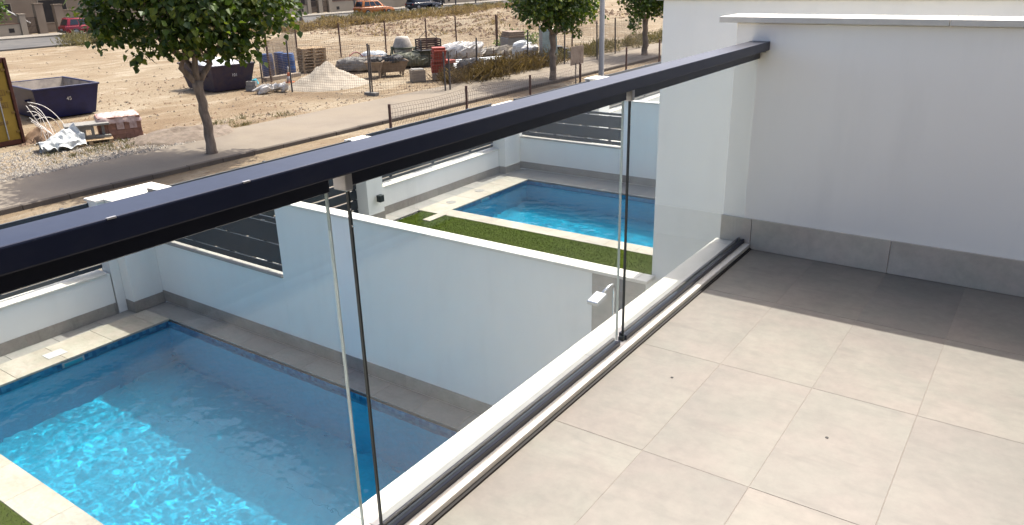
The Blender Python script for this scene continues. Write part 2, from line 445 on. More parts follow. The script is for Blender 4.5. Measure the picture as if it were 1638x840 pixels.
# ================================================================== mesh helpers
class MB:
    def __init__(s):
        s.v, s.f = [], []
    def add(s, vs, fs):
        o = len(s.v)
        s.v += [tuple(p) for p in vs]
        s.f += [tuple(i + o for i in f) for f in fs]
        return s
    def box(s, x0, x1, y0, y1, z0, z1, M_=None):
        vs = [(x0, y0, z0), (x1, y0, z0), (x1, y1, z0), (x0, y1, z0), (x0, y0, z1), (x1, y0, z1), (x1, y1, z1), (x0, y1, z1)]
        if M_ is not None:
            vs = [M_ @ Vector(p) for p in vs]
        return s.add(vs, [(0, 3, 2, 1), (4, 5, 6, 7), (0, 1, 5, 4), (1, 2, 6, 5), (2, 3, 7, 6), (3, 0, 4, 7)])
    def frustum(s, b, t, z0, z1):   # b,t = (x0,x1,y0,y1)
        vs = [(b[0], b[2], z0), (b[1], b[2], z0), (b[1], b[3], z0), (b[0], b[3], z0),
              (t[0], t[2], z1), (t[1], t[2], z1), (t[1], t[3], z1), (t[0], t[3], z1)]
        return s.add(vs, [(0, 3, 2, 1), (4, 5, 6, 7), (0, 1, 5, 4), (1, 2, 6, 5), (2, 3, 7, 6), (3, 0, 4, 7)])
    def tube(s, pts, rad, n=8, cap=True):
        pts = [Vector(p) for p in pts]
        if not hasattr(rad, '__len__'):
            rad = [rad] * len(pts)
        o = len(s.v)
        ref = None
        for i, p in enumerate(pts):
            d = (pts[min(i + 1, len(pts) - 1)] - pts[max(i - 1, 0)]).normalized()
            a = d.orthogonal().normalized() if ref is None else (ref - d * ref.dot(d)).normalized()
            ref = a
            b = d.cross(a)
            for k in range(n):
                t = 2 * math.pi * k / n
                s.v.append(tuple(p + (a * math.cos(t) + b * math.sin(t)) * rad[i]))
        for i in range(len(pts) - 1):
            for k in range(n):
                k2 = (k + 1) % n
                s.f.append((o + i * n + k, o + i * n + k2, o + (i + 1) * n + k2, o + (i + 1) * n + k))
        if cap:
            s.f.append(tuple(o + k for k in reversed(range(n))))
            s.f.append(tuple(o + (len(pts) - 1) * n + k for k in range(n)))
        return s
    def lathe(s, prof, n=24, cx=0, cy=0, cap=True):
        o = len(s.v)
        for r, z in prof:
            for k in range(n):
                t = 2 * math.pi * k / n
                s.v.append((cx + r * math.cos(t), cy + r * math.sin(t), z))
        for i in range(len(prof) - 1):
            for k in range(n):
                k2 = (k + 1) % n
                s.f.append((o + i * n + k, o + i * n + k2, o + (i + 1) * n + k2, o + (i + 1) * n + k))
        if cap:
            s.f.append(tuple(o + k for k in reversed(range(n))))
            s.f.append(tuple(o + (len(prof) - 1) * n + k for k in range(n)))
        return s
    def extrude_profile(s, prof, y0, y1, tw=None):   # prof (x,z) polygon extruded along y
        n = len(prof)
        vs = [(x, y0, z) for x, z in prof] + [(x, y1, z) for x, z in prof]
        fs = [tuple(range(n)), tuple(range(2 * n - 1, n - 1, -1))]
        for i in range(n):
            j = (i + 1) % n
            fs.append((i, i + n, j + n, j))
        return s.add(vs, fs)
    def build(s, name, mat, parent=None, bevel=0.0, smooth=False, seg=1, loc=None):
        me = bpy.data.meshes.new(name)
        me.from_pydata(s.v, [], s.f)
        if bevel > 0 or True:
            bm = bmesh.new()
            bm.from_mesh(me)
            bmesh.ops.recalc_face_normals(bm, faces=bm.faces) if len(bm.faces) < 20000 else None
            if bevel > 0:
                bmesh.ops.bevel(bm, geom=list(bm.edges), offset=bevel, segments=seg, affect='EDGES', profile=0.6, clamp_overlap=True)
            bm.to_mesh(me)
            bm.free()
        if smooth:
            me.polygons.foreach_set("use_smooth", [True] * len(me.polygons))
        me.materials.append(M[mat])
        o = bpy.data.objects.new(name, me)
        COL.objects.link(o)
        if parent is not None:
            o.parent = parent
        if loc is not None:
            o.location = loc
        return o

def tag(o, label=None, cat=None, group=None, kind=None):
    if label: o["label"] = label
    if cat: o["category"] = cat
    if group: o["group"] = group
    if kind: o["kind"] = kind
    return o

def thing(name, label, cat, loc=(0, 0, 0), rz=0.0, group=None, kind=None):
    o = bpy.data.objects.new(name, None)
    COL.objects.link(o)
    o.location = loc
    o.rotation_euler = (0, 0, rz)
    return tag(o, label, cat, group, kind)

def box(name, mat, parent, x0, x1, y0, y1, z0, z1, bevel=0.0, seg=1):
    """A box whose origin sits at its own centre, in the parent's space."""
    cx, cy, cz = (x0 + x1) / 2, (y0 + y1) / 2, (z0 + z1) / 2
    o = MB().box(x0 - cx, x1 - cx, y0 - cy, y1 - cy, z0 - cz, z1 - cz).build(name, mat, parent, bevel, False, seg)
    o.location = (cx, cy, cz)
    return o

_shared = {}
def shared_box(name, mat, parent, sx, sy, sz, loc, rot=(0, 0, 0), bevel=0.0):
    key = (name, mat, round(sx, 4), round(sy, 4), round(sz, 4))
    if key not in _shared:
        o = MB().box(-sx / 2, sx / 2, -sy / 2, sy / 2, -sz / 2, sz / 2).build(name, mat, parent, bevel)
        _shared[key] = o.data
    else:
        o = bpy.data.objects.new(name, _shared[key])
        COL.objects.link(o)
        o.parent = parent
    o.location = loc
    o.rotation_euler = rot
    return o

def copy_tree(o, parent=None):
    c = o.copy()
    COL.objects.link(c)
    c.parent = parent
    for ch in list(o.children):
        copy_tree(ch, c)
    return c

G = -3.0          # garden and street level

# ================================================================== SETTING: terrace
floor = MB().box(0.0, 1.62, -7.0, 0.0, -0.30, -0.0010).build("terrace_floor", "grout")
tag(floor, "pale cement-look tiled terrace floor beside the glass railing", "floor", kind="structure")
TA, TW, TB, TD, J = 0.3349, 0.3485, 1.3576, 0.6943, 0.0017
xs = [0.0] + [TA + k * TW for k in range(0, 4)] + [1.615]
ys = [0.0, -TB + TD] + [-TB - k * TD for k in range(0, 8)]
for i in range(len(xs) - 1):
    for j in range(len(ys) - 1):
        x0, x1, y1, y0 = xs[i], xs[i + 1], ys[j], ys[j + 1]
        o = box("tile", "tile", floor, x0 + J / 2, x1 - J / 2, y0 + J / 2, y1 - J / 2, -0.012, 0.0, 0.0006)
        o.location.z += random.uniform(-0.0002, 0.0002)
# two dark pin holes left in the floor tiles
for (px_, py_) in ((0.22, -1.56), (0.81, -1.66)):
    MB().lathe([(0.0055, 0.0005), (0.0055, 0.0018), (0.003, 0.0022)], 12).build("screw_plug", "black_gap", floor, loc=(px_, py_, 0.0))
# edge: black sealing joint, thin stone slab over the parapet edge
box("seal_joint", "black_gap", floor, -0.030, -0.0008, -7.0, 0.0, -0.02, 0.0065)
y_a = 0.0
for k, ln in enumerate((1.62, 1.20, 1.20, 1.2, 1.2)):
    box("edge_slab", "stone_cap", floor, -0.205, -0.010, y_a - ln + 0.0012, y_a, 0.0085, 0.030, 0.003, 2)
    y_a -= ln
tag(box("terrace_edge_beam", "plaster", None, -0.175, -0.032, -7.0, 0.24, -0.45, 0.004),
    "white outer edge beam under the terrace slab", "beam", kind="structure")

# ---- wall that closes the terrace (party wall) with skirting and coping
wall = thing("terrace_wall", "white rendered terrace divider wall with stone coping and grey skirting", "wall", (0, 0, 0))
box("wall_body", "plaster_warm", wall, -0.180, 1.62, 0.0, 0.22, -0.45, 1.186, 0.004)
cx0 = -0.262
for x1 in (0.78, 1.62):
    box("coping_slab", "stone_cap", wall, cx0, x1 - 0.001, -0.032, 0.245, 1.188, 1.216, 0.003, 2)
    cx0 = x1 + 0.001
sx0 = -0.182
for x1 in (-0.0105,):
    box("skirting_tile", "tile_skirt", wall, sx0, x1 - 0.001, -0.011, -0.0005, 0.031, 0.171, 0.0015)
sx0 = -0.0098
for x1 in (0.684, 1.378, 1.62):
    box("skirting_tile", "tile_skirt", wall, sx0 + 0.001, x1 - 0.001, -0.011, -0.0005, 0.0008, 0.172, 0.0015)
    sx0 = x1

# ---- own house: the wall with the dark sliding door that the railing glass mirrors
house = thing("house_facade", "white house wall with dark sliding glass doors mirrored in the railing", "house", (1.62, -3.5, 0), kind="structure")
def fb(name, mat, x0, x1, y0, y1, z0, z1, bevel=0.003):
    return box(name, mat, house, x0 - 1.62, x1 - 1.62, y0 + 3.5, y1 + 3.5, z0, z1, bevel)
fb("wall_body", "plaster", 1.70, 1.95, -7.0, 0.22, -0.30, 0.02)
fb("wall_pier", "plaster", 1.62, 1.90, -0.72, 0.22, 0.0205, 2.9)
fb("wall_pier", "plaster", 1.62, 1.90, -7.0, -6.3, 0.0205, 2.9)
fb("lintel", "plaster", 1.62, 1.90, -6.2995, -0.7205, 2.35, 2.9)
for k, (a_, b_) in enumerate(((-6.29, -4.35), (-4.34, -2.40), (-2.39, -0.73))):
    fb("door_pane", "dark_glass", 1.68 + 0.02 * (k % 2), 1.70 + 0.02 * (k % 2), a_ + 0.05, b_ - 0.05, 0.09, 2.28)
    for (p, q) in ((a_, a_ + 0.0495), (b_ - 0.0495, b_)):
        fb("door_frame", "anthracite", 1.66, 1.735, p, q, 0.03, 2.345)
    fb("door_frame", "anthracite", 1.661, 1.734, a_ + 0.05, b_ - 0.05, 0.03, 0.0895)
    fb("door_frame", "anthracite", 1.661, 1.734, a_ + 0.05, b_ - 0.05, 2.2805, 2.345)
fb("inner_wall", "far_dark", 5.0, 5.1, -7.0, 0.2, 0.0, 2.9)
# lower storey below the terrace
low = thing("house_lower_storey", "white lower storey wall under the terrace", "house", (0.8, -3.5, G), kind="structure")
box("wall_body", "plaster", low, -0.86, 1.1, -3.5, 3.72, 0.02, 2.545)

# ================================================================== glass railing
rail = thing("glass_railing", "frameless glass railing with dark anthracite handrail along the terrace edge", "railing", (-0.06, -2.5, 0.03))
RX, RY, RZ = -0.06, -2.5, 0.03
def rb(name, mat, x0, x1, y0, y1, z0, z1, bevel=0.0, seg=1):
    return box(name, mat, rail, x0 - RX, x1 - RX, y0 - RY, y1 - RY, z0 - RZ, z1 - RZ, bevel, seg)
rb("handrail", "anthracite", -0.098, -0.002, -7.0, -0.001, 1.056, 1.1, 0.0035, 2)
GP = [(-6.95, -2.902), (-2.838, -1.478), (-1.424, -0.004)]
for k, (a_, b_) in enumerate(GP):
    rb("glass_pane", "glass", -0.0645, -0.0555, a_ + 0.002, b_ - 0.002, 0.052, 1.03)
    rb("top_channel", "anthracite", -0.083, -0.046, a_, b_ if k else b_, 1.014, 1.0555, 0.002)
    rb("base_channel", "anthracite", -0.078, -0.0675, a_, b_, 0.0305, 0.058, 0.0015)
    rb("base_channel", "anthracite", -0.0525, -0.042, a_, b_, 0.0305, 0.052, 0.0015)
    rb("base_gasket", "black_plastic", -0.0672, -0.0528, a_, b_, 0.0305, 0.047)
    # polished edge of the pane and the dark sealing profile on the meeting edge
    if k < 2:
        rb("glass_edge", "glass_edge", -0.0645, -0.0555, b_ - 0.0018, b_ + 0.001, 0.052, 1.0138)
    if k > 0:
        rb("edge_profile", "black_plastic", -0.0650, -0.0550, a_ - 0.0035, a_ + 0.0018, 0.048, 1.0138, 0.001)
        rb("clamp", "clamp_metal", -0.083, -0.040, a_ - 0.022, a_ - 0.0005, 1.006, 1.0555, 0.002)
        rb("clamp_screw", "chrome", -0.0549, -0.0538, a_ - 0.003, a_ + 0.001, 0.955, 0.960)
        rb("clamp_screw", "chrome", -0.0549, -0.0538, a_ - 0.003, a_ + 0.001, 0.915, 0.920)
        rb("foot_block", "black_plastic", -0.072, -0.048, a_ - 0.018, a_ + 0.006, 0.0302, 0.0478, 0.002)
for yy in (-3.15, -3.415):          # small chips in the coating of the inner top edge
    rb("paint_chip", "clamp_metal", -0.006, -0.0013, yy, yy + 0.016, 1.0975, 1.1006)
rb("handrail_bracket", "clamp_metal", -0.080, -0.020, -0.006, -0.0005, 1.045, 1.0558)

# ================================================================== SETTING: ground, street
def hmap(x, y):
    """height of the bare plot above street level"""
    h = 0.035 * mnoise.noise((x * 0.35, y * 0.35, 1.3)) + 0.02 * mnoise.noise((x * 1.1, y * 1.1, 4.1))
    # spoil ridges towards the far right of the plot
    for (mx, my, sx, sy, hh) in ((-36, 52, 5, 7, 0.9), (-33, 45, 4, 5, 0.55), (-41, 60, 6, 8, 1.0), (-44, 68, 7, 8, 0.9), (-30, 56, 5, 7, 0.7), (-47, 52, 5, 6, 0.35)):
        e = math.exp(-(((x - mx) / sx) ** 2 + ((y - my) / sy) ** 2))
        if e > 0.01:
            h += hh * e * (0.75 + 0.6 * mnoise.noise((x * 0.45, y * 0.45, 8.0)))
    return h

def axis(parts):
    a = []
    for (s, e, st) in parts:
        n = max(1, int(round((e - s) / st)))
        a += [s + (e - s) * i / n for i in range(n)]
    return a + [parts[-1][1]]
gx = axis([(-900, -120, 130), (-120, -76, 11), (-76, -52, 1.6), (-52, -19.5, 0.5), (-19.5, -9.55, 2.6), (-9.55, 18, 27.55), (18, 100, 27), (100, 900, 200)])
gy = axis([(-600, -40, 140), (-40, 0, 8), (0, 62, 0.6), (62, 110, 1.6), (110, 240, 26), (240, 1400, 290)])
gv, gf = [], []
for yy in gy:
    for xx in gx:
        k = 0.0
        if -60 < xx < -19.3 and -5 < yy < 110:
            k = min(1, (-19.3 - xx) / 0.8, (xx + 60) / 6, (yy + 5) / 5, (110 - yy) / 10)
        gv.append((xx, yy, G - 0.012 - (0.09 if k <= 0 else 0.0) + (hmap(xx, yy) * k if k > 0 else 0)))
nx = len(gx)
for j in range(len(gy) - 1):
    for i in range(nx - 1):
        if -9.6 < gx[i] < 17 and -39 < gy[j] < 61.9:      # the plots with houses and pools have their own ground
            continue
        gf.append((j * nx + i, j * nx + i + 1, (j + 1) * nx + i + 1, (j + 1) * nx + i))
gm = MB()
gm.v, gm.f = gv, gf
tag(gm.build("ground", "earth", smooth=True), "bare tan earth of the empty building plot across the street", "ground", kind="structure")

# far pavement of our street with its kerb, road, near pavement
pav = MB().box(-19.9, -16.62, -40, 120, G - 0.10, G + 0.004).build("pavement", "pavement")
tag(pav, "dusty pale pavement under the street trees", "pavement", kind="structure")
kb = thing("kerb", "weathered grey kerb between dusty road and far pavement", "kerb", (-16.55, 0, G), kind="structure")
yy = -2.0
while yy < 62:
    shared_box("kerb_stone", "kerb", kb, 0.15, 0.995, 0.26, (random.uniform(-0.006, 0.006), yy + 0.5, -0.118 + random.uniform(-0.004, 0.004)), (0, 0, random.uniform(-0.004, 0.004)), 0.012)
    yy += 1.0
box("kerb_run", "kerb", kb, -0.075, 0.075, -40, -2.0, -0.25, 0.012)
box("kerb_run", "kerb", kb, -0.075, 0.075, 62, 120, -0.25, 0.012)
tag(MB().box(-16.475, -12.4, -40, 120, G - 0.3, G - 0.125).build("road", "road"), "dusty tan road running past the front fences", "road", kind="structure")
tag(MB().box(-12.4, -9.57, -40, 120, G - 0.3, G - 0.02).build("near_pavement", "pavement"), "pavement outside the front garden walls", "pavement", kind="structure")

# street across the plot
tag(MB().box(-70.4, -60.5, -40, 260, G - 0.2, G + 0.01).build("far_road", "far_road"), "grey road beyond the empty plot", "road", kind="structure")
tag(MB().box(-73.6, -70.4, -40, 260, G - 0.2, G + 0.13).build("far_pavement", "far_pavement"), "pale pavement in front of the far garden walls", "pavement", kind="structure")

# ================================================================== gardens, walls and pools
def slat_run(parent, along, a0, a1, fixed, z0, z1, n, mat="slat_metal", gap=0.022, th=0.022, posts=()):
    """horizontal slats, each a part; along = 'x' or 'y'"""
    p = parent.location
    hgt = (z1 - z0 - gap * (n - 1)) / n
    for k in range(n):
        zc = z0 + hgt / 2 + k * (hgt + gap)
        ln = a1 - a0 - 0.004
        sl = (ln, th, hgt) if along == 'x' else (th, ln, hgt)
        loc = ((a0 + a1) / 2 - p.x, fixed - p.y, zc - p.z) if along == 'x' else (fixed - p.x, (a0 + a1) / 2 - p.y, zc - p.z)
        shared_box("slat", mat, parent, *sl, loc, bevel=0.002)
    off = 0.028
    for q in posts:
        if along == 'x':
            box("post", mat, parent, q - 0.025 - p.x, q + 0.025 - p.x, fixed + off - 0.015 - p.y, fixed + off + 0.03 - p.y, z0 - 0.05 - p.z, z1 + 0.003 - p.z, 0.002)
        else:
            box("post", mat, parent, fixed - off - 0.03 - p.x, fixed - off + 0.015 - p.x, q - 0.025 - p.y, q + 0.025 - p.y, z0 - 0.05 - p.z, z1 + 0.003 - p.z, 0.002)

def skirt_y(parent, x, y0, y1, z0, h, face=+1):
    p = parent.location
    y = y0
    while y < y1 - 0.01:
        e = min(y + 0.6, y1)
        xx = (x, x + 0.011) if face > 0 else (x - 0.011, x)
        box("skirting_tile", "garden_skirt", parent, xx[0] + 0.0005 - p.x, xx[1] - p.x, y + 0.0012 - p.y, e - 0.0012 - p.y, z0 - p.z, z0 + h - p.z)
        y = e
def skirt_x(parent, y, x0, x1, z0, h):
    p = parent.location
    x = x0
    while x < x1 - 0.01:
        e = min(x + 0.6, x1)
        box("skirting_tile", "garden_skirt", parent, x + 0.0012 - p.x, e - 0.0012 - p.x, y - 0.011 - p.y, y - 0.0005 - p.y, z0 - p.z, z0 + h - p.z)
        x = e

def garden_wall(Y, sill, ztop, xr, label, flabel, clad=False, xend=-1.38):
    """white wall between two gardens: full-height part near the house, low part with slats towards the street"""
    t = thing("garden_wall", label, "wall", (-5.2, Y, G), group="white walls between the gardens")
    def b(name, mat, x0, x1, y0, y1, z0, z1, bevel=0.003):
        return box(name, mat, t, x0 + 5.2, x1 + 5.2, y0 - Y, y1 - Y, z0 - G, z1 - G, bevel)
    b("wall_body", "plaster", xr, xend, Y, Y + 0.12, G - 0.1, ztop - 0.031)
    b("low_wall", "plaster", -9.095, xr - 0.0005, Y + 0.001, Y + 0.119, G - 0.1, sill - 0.026)
    xx = xr - 0.012
    while xx < xend - 0.05:
        e = min(xx + 1.2, xend + 0.02)
        b("coping_slab", "stone_cap", xx, e - 0.002, Y - 0.022, Y + 0.142, ztop - 0.03, ztop)
        xx = e
    xx = -9.09
    while xx < xr - 0.05:
        e = min(xx + 1.0, xr - 0.014)
        b("sill_slab", "stone_cap" if False else "clad", xx, e - 0.002, Y - 0.018, Y + 0.137, sill - 0.025, sill, 0.002)
        xx = e
    skirt_x(t, Y, -9.095, xend if not clad else -1.905, G + 0.004, 0.165)
    if clad:
        zz = G + 0.004
        k = 0
        while zz < ztop - 0.06:
            e = min(zz + 0.60, ztop - 0.032)
            b("cladding_tile", "clad", -1.90, xend - 0.002, Y - 0.0125, Y - 0.0005, zz + 0.001, e - 0.001, 0.001)
            zz = e
    f = thing("slat_fence", flabel, "fence", (-7.7, Y + 0.05, sill), group="dark slat fences on the garden walls")
    slat_run(f, 'x', -9.07, xr - 0.016, Y + 0.05, sill + 0.035, sill + 0.115, 1)
    slat_run(f, 'x', -9.07, xr - 0.016, Y + 0.05, sill + 0.137, sill + 0.66, 2, posts=(-8.9, -8.15, -7.35, -6.6 if xr > -6.35 else -6.75))
    slat_run(f, 'x', -9.07, xr - 0.016, Y + 0.05, sill + 0.682, sill + 0.735, 1)
    return t

W1 = garden_wall(1.65, -2.03, -1.05, -6.26, "white wall between the two pools with grey tiled shower corner",
                 "dark slat fence on the low wall beside the near pool", clad=True)
W2 = garden_wall(11.03, -2.235, -1.20, -6.40, "white wall behind the far pool, seen over the lawn",
                 "dark slat fence on the wall behind the far pool", xend=-1.0)

def street_wall(y0, y1, sill, ps, label, flabel):
    """low front wall along the street with slats above, full-height stub where it meets the pier"""
    t = thing("front_wall", label, "wall", (-9.42, (y0 + y1) / 2, G), group="low white front walls")
    yc = (y0 + y1) / 2
    def b(name, mat, x0, x1, ya, yb, z0, z1, bevel=0.003):
        return box(name, mat, t, x0 + 9.42, x1 + 9.42, ya - yc, yb - yc, z0 - G, z1 - G, bevel)
    b("wall_body", "plaster", -9.54, -9.30, y0, y1, G - 0.1, sill - 0.026)
    y = y0
    while y < y1 - 0.05:
        e = min(y + 1.2, y1)
        b("sill_slab", "stone_cap", -9.56, -9.278, y + 0.001, e - 0.001, sill - 0.025, sill, 0.002)
        y = e
    skirt_y(t, -9.30, y0, y1, G - 0.02, 0.165)
    f = thing("slat_fence", flabel, "fence", (-9.45, yc, sill), group="dark slat fences on the front walls")
    slat_run(f, 'y', y0 + 0.004, y1 - 0.004, -9.46, sill + 0.03, sill + 0.085, 1, gap=0.03)
    slat_run(f, 'y', y0 + 0.004, y1 - 0.004, -9.46, sill + 0.11, -1.40, 4, posts=ps)
    return t
street_wall(-6.2, 1.04, -2.385, (-5.5, -4.2, -2.9, -1.6, -0.3, 0.7), "low white front wall beside the near pool", "dark slat fence on the front wall by the near pool")
street_wall(6.38, 10.43, -2.44, (7.0, 8.3, 9.6), "low white front wall beside the far pool", "dark slat fence on the front wall by the far pool")
street_wall(15.5, 19.8, -2.43, (16.0, 17.3, 18.6), "low white front wall two gardens away", "dark slat fence on the front wall two gardens away")

def pier(x0, x1, y0, y1, ztop, label, stub=None):
    t = thing("wall_pier", label, "pier", ((x0 + x1) / 2, (y0 + y1) / 2, G), group="white piers of the front walls")
    p = t.location
    box("pier_body", "plaster", t, x0 - p.x, x1 - p.x, y0 - p.y, y1 - p.y, -0.1, ztop - 0.033 - G, 0.003)
    box("pier_cap", "stone_cap", t, x0 - 0.03 - p.x, x1 + 0.03 - p.x, y0 - 0.03 - p.y, y1 + 0.03 - p.y, ztop - 0.032 - G, ztop - G, 0.003)
    if stub:
        box("stub_body", "plaster", t, x0 - p.x, x1 - 0.21 - p.x, y0 - stub - p.y, y0 - 0.0005 - p.y, -0.1, ztop - 0.033 - G, 0.003)
        box("stub_cap", "stone_cap", t, x0 - 0.03 - p.x, x1 - 0.185 - p.x, y0 - stub - 0.02 - p.y, y0 - 0.0305 - p.y, ztop - 0.032 - G, ztop - G, 0.003)
    skirt_y(t, x1, y0 - 0.011, y1, G - 0.02, 0.165)
    skirt_x(t, y0, x1 - 0.2, x1, G - 0.02, 0.165)
    return t
pier(-9.54, -9.09, 1.19, 2.03, -1.35, "white capped corner pier by the near pool", stub=0.13)
pier(-9.54, -9.12, 5.95, 6.375, -1.43, "white capped pier with black lantern by the far lawn")
pier(-9.54, -9.12, 10.44, 11.3, -1.47, "white capped corner pier behind the far pool")
pier(-9.54, -9.09, 14.9, 15.49, -1.37, "white capped pier two gardens away")

def gate(y0, y1, label):
    t = thing("entrance_gate", label, "gate", (-9.42, (y0 + y1) / 2, G), group="dark slatted front gates")
    slat_run(t, 'y', y0, y1, -9.40, G + 0.06, -1.42, 8, gap=0.025, posts=(y0 + 0.03, (y0 + y1) / 2, y1 - 0.03))
    return t
gate(2.04, 5.94, "dark slatted gate between two white front piers")
gate(11.31, 14.89, "dark slatted gate two gardens away")

# black box lantern on the pier
lt = thing("wall_lantern", "small black box lantern fixed to the white pier", "lantern", (-9.085, 6.20, -2.62))
box("lamp_body", "black_plastic", lt, 0.0, 0.10, -0.055, 0.055, 0.0, 0.13, 0.004)
box("lamp_glass", "headlight", lt, 0.015, 0.085, -0.042, 0.042, -0.004, -0.0005)

# outdoor shower against the tiled corner
sh = thing("outdoor_shower", "slim metal outdoor shower with rectangular head at the tiled wall corner", "shower", (-1.62, 1.53, G))
MB().tube([(0, 0, 0), (0, 0, 1.84), (0, -0.01, 1.885), (0, -0.04, 1.915), (-0.004, -0.09, 1.915), (-0.012, -0.20, 1.885)], 0.0145, 12).build("riser_pipe", "chrome", sh, smooth=True)
hd = MB().box(-0.055, 0.055, -0.155, 0.0, -0.020, 0.020).build("shower_head", "chrome", sh, 0.006)
hd.location = (-0.014, -0.195, 1.882)
hd.rotation_euler = (math.radians(14), 0, math.radians(-4))
nz = MB().box(-0.042, 0.042, -0.140, -0.012, -0.0225, -0.0202).build("nozzle_plate", "screed", hd)
fc = MB().box(-0.046, 0.046, -0.1572, -0.1552, -0.014, 0.012).build("front_plate", "screed", hd)
box("valve", "chrome", sh, -0.03, 0.03, -0.05, 0.03, 1.05, 1.11, 0.006)
box("base_plate", "chrome", sh, -0.08, 0.08, -0.08, 0.08, 0.0, 0.012, 0.003)
box("wall_clip", "chrome", sh, -0.012, 0.012, 0.0, 0.105, 1.60, 1.63, 0.002)

# ---- pools
def lay_strip(parent, mat, x0, x1, y0, y1, along, ln, z0, z1, name="coping_tile", start=0.0):
    p = parent.location
    a0, a1 = (x0, x1) if along == 'x' else (y0, y1)
    a = a0
    first = True
    while a < a1 - 0.005:
        e = min(a + (start if first and start else ln), a1)
        first = False
        if along == 'x':
            box(name, mat, parent, a + 0.0015 - p.x, e - 0.0015 - p.x, y0 - p.y, y1 - p.y, z0 - p.z, z1 - p.z, 0.003)
        else:
            box(name, mat, parent, x0 - p.x, x1 - p.x, a + 0.0015 - p.y, e - 0.0015 - p.y, z0 - p.z, z1 - p.z, 0.003)
        a = e

def pool(xw, xe, y0, y1, label, wlabel, seed, skim_y, ncop=0.33):
    t = thing("swimming_pool", label, "pool", ((xw + xe) / 2, (y0 + y1) / 2, G))
    p = t.location
    zb, zf = G - 1.45, G - 0.078
    m_ = MB()
    T = 0.02
    X0, X1, Y0, Y1 = xw - p.x, xe - p.x, y0 - p.y, y1 - p.y
    # basin as an open box seen from inside, with a shallow cove where floor meets walls
    m_.add([(X0, Y0, zb - G), (X1, Y0, zb - G), (X1, Y1, zb - G), (X0, Y1, zb - G)], [(0, 1, 2, 3)])
    m_.add([(X0, Y0, zb - G), (X0, Y1, zb - G), (X0, Y1, -0.22), (X0, Y0, -0.22)], [(0, 1, 2, 3)])
    m_.add([(X1, Y0, zb - G), (X1, Y1, zb - G), (X1, Y1, -0.22), (X1, Y0, -0.22)], [(0, 1, 2, 3)])
    m_.add([(X0, Y0, zb - G), (X1, Y0, zb - G), (X1, Y0, -0.22), (X0, Y0, -0.22)], [(0, 1, 2, 3)])
    m_.add([(X0, Y1, zb - G), (X1, Y1, zb - G), (X1, Y1, -0.22), (X0, Y1, -0.22)], [(0, 1, 2, 3)])
    m_.build("basin", "pool_lining", t)
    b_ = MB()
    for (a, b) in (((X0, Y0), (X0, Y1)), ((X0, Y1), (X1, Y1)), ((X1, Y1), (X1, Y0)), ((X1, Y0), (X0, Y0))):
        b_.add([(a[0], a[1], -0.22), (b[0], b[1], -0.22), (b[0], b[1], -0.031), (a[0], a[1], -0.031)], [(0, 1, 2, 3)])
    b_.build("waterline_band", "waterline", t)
    # shallow bench line across the floor
    box("floor_seam", "pool_lining", t, X0 + 0.9, X1 - 0.3, 0.52, 0.56, zb - G + 0.001, zb - G + 0.004)
    # coping all round
    z0, z1 = G - 0.030, G
    lay_strip(t, "travertine", xw - 0.56, xw + 0.02, y0 - ncop, y1 + 0.02, 'y', 0.6, z0, z1)
    lay_strip(t, "travertine", xw + 0.0215, xe + 0.35, y0 - ncop, y0 + 0.02, 'x', 0.6, z0, z1)
    lay_strip(t, "travertine", xe - 0.02, xe + 0.35, y0 + 0.0215, y1 + 0.02, 'y', 0.6, z0, z1)
    # skimmer mouth in the west wall
    box("skimmer", "white_paint", t, X0 + 0.0005, X0 + 0.006, skim_y - 0.14 - p.y, skim_y + 0.14 - p.y, -0.16, -0.045, 0.001)
    box("skimmer_mouth", "blue_tape", t, X0 + 0.0065, X0 + 0.008, skim_y - 0.115 - p.y, skim_y + 0.115 - p.y, -0.15, -0.06)
    # water: real wavelets
    step = 0.0115 if seed == 3 else 0.0165
    nx_, ny_ = int((xe - xw) / step), int((y1 - y0) / step)
    X, Y = np.meshgrid(np.linspace(xw, xe, nx_ + 1), np.linspace(y0, y1, ny_ + 1))
    r = np.random.default_rng(seed)
    Zw = np.zeros_like(X)
    for k in range(60):
        lam = 0.075 * (0.50 / 0.075) ** (r.random() ** 1.6)
        th = r.uniform(0, 2 * math.pi)
        kk = 2 * math.pi / lam
        amp = 0.0020 * lam ** 1.15 * r.uniform(0.5, 1.2)
        ph = r.uniform(0, 2 * math.pi)
        wob = 0.5 * np.sin(X * r.uniform(1, 3) + r.uniform(0, 6)) + 0.5 * np.sin(Y * r.uniform(1, 3) + r.uniform(0, 6))
        Zw += amp * np.sin(kk * (X * math.cos(th) + Y * math.sin(th)) + ph + 1.1 * wob)
    me = bpy.data.meshes.new("pool_water")
    vv = np.stack([X, Y, zf + Zw], -1).reshape(-1, 3)
    ff = []
    for j in range(ny_):
        o0 = j * (nx_ + 1)
        for i in range(nx_):
            ff.append((o0 + i, o0 + i + 1, o0 + nx_ + 2 + i, o0 + nx_ + 1 + i))
    me.from_pydata(vv.tolist(), [], ff)
    me.polygons.foreach_set("use_smooth", [True] * len(me.polygons))
    me.materials.append(M["water"])
    o = bpy.data.objects.new("pool_water", me)
    COL.objects.link(o)
    tag(o, wlabel, "water", kind="structure")
    return t, o
P1, WA1 = pool(-8.46, -2.75, -1.59, 1.28, "blue mosaic pool with pale stone rim below the railing", "rippled blue water of the near pool", 3, -0.05)
P2, WA2 = pool(-8.36, -2.75, 7.44, 10.20, "blue mosaic pool with pale stone rim beyond the lawn", "rippled blue water of the far pool", 8, 8.6)
for wa in (WA1, WA2):
    wa.cycles.is_caustics_caster = True
for pp in (P1, P2):
    for ch in pp.children:
        if ch.name.startswith(("basin", "floor_seam")):
            ch.cycles.is_caustics_receiver = True
sun_d.cycles.is_caustics_light = True

